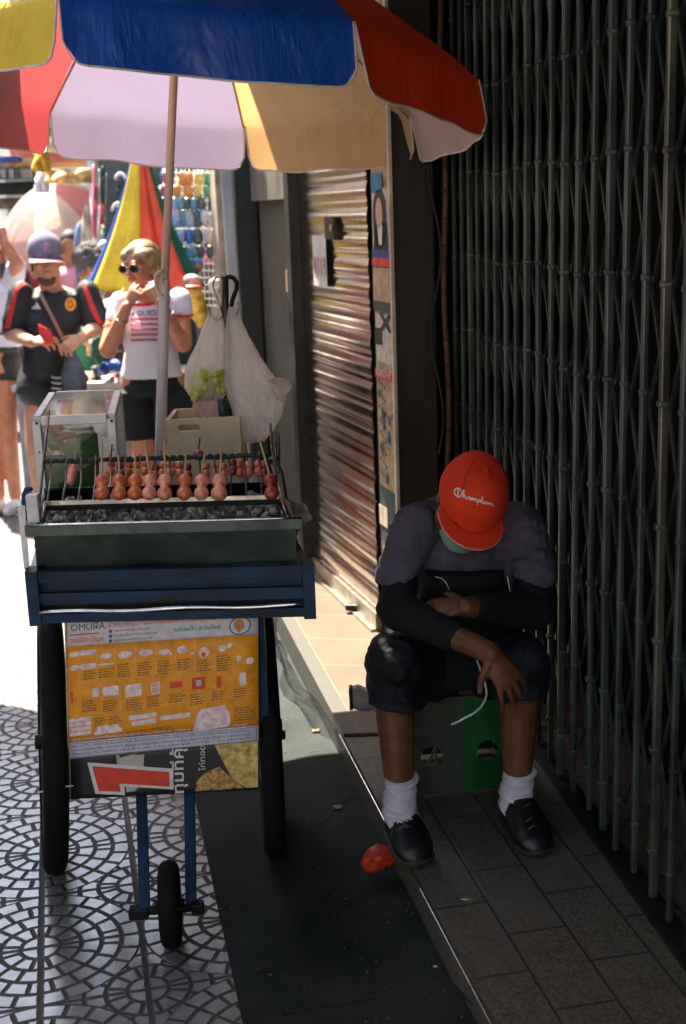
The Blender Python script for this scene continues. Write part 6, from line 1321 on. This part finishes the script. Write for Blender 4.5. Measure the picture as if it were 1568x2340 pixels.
# walkers far down the lane
cl_=[('blue',(.05,.2,.55)),('maroon',(.30,.05,.10)),('black',(.04,.04,.05)),('white',(.7,.68,.66)),('pink',(.6,.25,.32)),('grey',(.3,.3,.32)),('green',(.05,.25,.15))]
for i,(x,Yw,ci) in enumerate([(45,12.5,0),(62,11.8,1),(85,12.2,2),(20,13.5,3),(160,10.6,4),(176,10.9,5),(-6,11.2,2),(150,13.0,3),(130,14.0,6)]):
    hX=AY(x,560,Yw).x; t_=thing('person',f'blurred passer-by in {cl_[ci][0]} top far down the lane, {ords[i]} counted from the near side','person',(hX,Yw,0),'passers-by far down the lane')
    hh=rn.uniform(1.6,1.74); mb=MB(); mb.ell((hX,Yw,hh-.12),(.08,.1,.115)); mb.cap((hX,Yw,hh-.2),.05,(hX,Yw,hh-.32),.07)
    for s__ in(-1,1): mb.cap((hX+s__*.17,Yw,hh-.36),.05,(hX+s__*.22,Yw,hh-.65),.04); mb.cap((hX+s__*.22,Yw,hh-.65),.04,(hX+s__*.20,Yw-.1,hh-.90),.035); mb.cap((hX+s__*.09,Yw,.9),.085,(hX+s__*.10,Yw+.05*s__,.05),.05)
    mb.cap((hX,Yw,hh-.4),.12,(hX,Yw,.95),.12); blob('body',mb,skinm('skin_brown',(.36,.17,.085),(.25,.11,.055)),t_,.02,2)
    mb=MB(); mb.loft([((hX,Yw,hh-.28),(.09,0,0),(0,.08,0)),((hX,Yw,hh-.36),(.21,0,0),(0,.12,0)),((hX,Yw,.92),(.17,0,0),(0,.14,0))],14)
    for s__ in(-1,1): mb.cap((hX+s__*.17,Yw,hh-.36),.07,(hX+s__*.21,Yw,hh-.6),.065)
    mb.build('shirt',mat('wk_'+cl_[ci][0],cl_[ci][1],.8),t_)
    mb=MB(); mb.ell((hX,Yw+.02,hh-.08),(.09,.1,.10)); mb.build('hair',mat('hair_black',(.02,.016,.014)),t_)
    mb=MB(); 
    for s__ in(-1,1): mb.cap((hX+s__*.09,Yw,.93),.11,(hX+s__*.10,Yw,.5),.09)
    mb.build('trousers',mat('wk_trs',(.08,.08,.1),.8),t_)
# ================================================================ small things on the ground
mb=MB(); mb.ell((0,0,0),(.036,.030,.034),None,14,10); me=mb.mesh()
p=AZ(870,1985,.02)
for v in me.vertices: v.co+=V(noise.noise_vector(v.co*28))*.022; v.co+=p+V((0,0,.03))
tag(link('crumpled_wrapper',me,mat('wrapper_red',(.70,.05,.015),.5,.35,30)),'crumpled red plastic wrapper on the dark ground below the step','wrapper')
for i,(x,y,l) in enumerate(((772,1843,'pale scrap of paper on the dark ground near the castor'),(722,1668,'tan dried leaf scrap in the gutter beside the step'),(995,2208,'white pebble at the foot of the step'),(870,1825,'tiny white chip beside the seated person\'s shoe'))):
    p=AZ(x,y,.012); s=.010 if i<2 else .004; mb=MB(); mb.grid(lambda a,b_:p+V(((a-.5)*s*2.4,(b_-.5)*s*2,.006*noise.noise(V((a*3,b_*3,i))))),4,4,.002); tag(mb.build('scrap',mat('scrap%d'%i,((.4,.38,.3),(.35,.22,.1),(.7,.68,.64),(.7,.7,.7))[i],.8)),l,'litter')
mb=MB(); rg=random.Random(8)
for k in range(420):
    Yk=rg.uniform(2.2,5.6); xk=stepX(Yk)-rg.random()**1.6*.5-.01; s=rg.uniform(.0012,.0042); mb.ell((xk,Yk,.005),(s,s*rg.uniform(.6,1.2),s*.6),Euler((0,0,rg.random()*3)),6,4)
o=mb.build('grit',mat('grit_mat',(.12,.11,.09),.9,.8,30)); tag(o,'fine grit and crumbs scattered over the dark gutter beside the step','grit'); o['kind']='stuff'
mb=MB()
for (x,y) in ((700,1900),(760,2080),(820,2210),(690,2150),(900,2290)):
    p=AZ(x,y,.0052); pts=[p]; a=rg.random()*6
    for k in range(9): a+=rg.uniform(-.5,.5); pts.append(pts[-1]+V((math.cos(a),math.sin(a),0))*.03)
    mb.tube(pts,.0010,4)
o=mb.build('cracks',mat('crack_mat',(.003,.003,.003),.9,bump=0)); o['kind']='structure'
# rolled blue and white sack under the seated person
rl=thing('rolled_sack','blue and white rolled plastic sack lying on the step behind the seated person\'s leg','sack',AY(840,1600,3.55)); mb=MB(); a=AY(803,1594,3.62); b_=AY(905,1600,3.60)
mb.tube([a.lerp(b_,k/8)+V((0,0,.004*math.sin(k*2))) for k in range(9)],[.034,.038,.036,.038,.035,.037,.036,.035,.03],16); mb.build('roll',mat('sack_blue',(.05,.20,.32),.5,.9,16,c2=(.4,.28,.2)),rl)
mb=MB(); mb.tube([a-V((.006,0,0)),a+V((.004,0,0))],[.038,.038],16); mb.build('open_end',darkm,rl)
bpy.data.scenes.remove(TS)
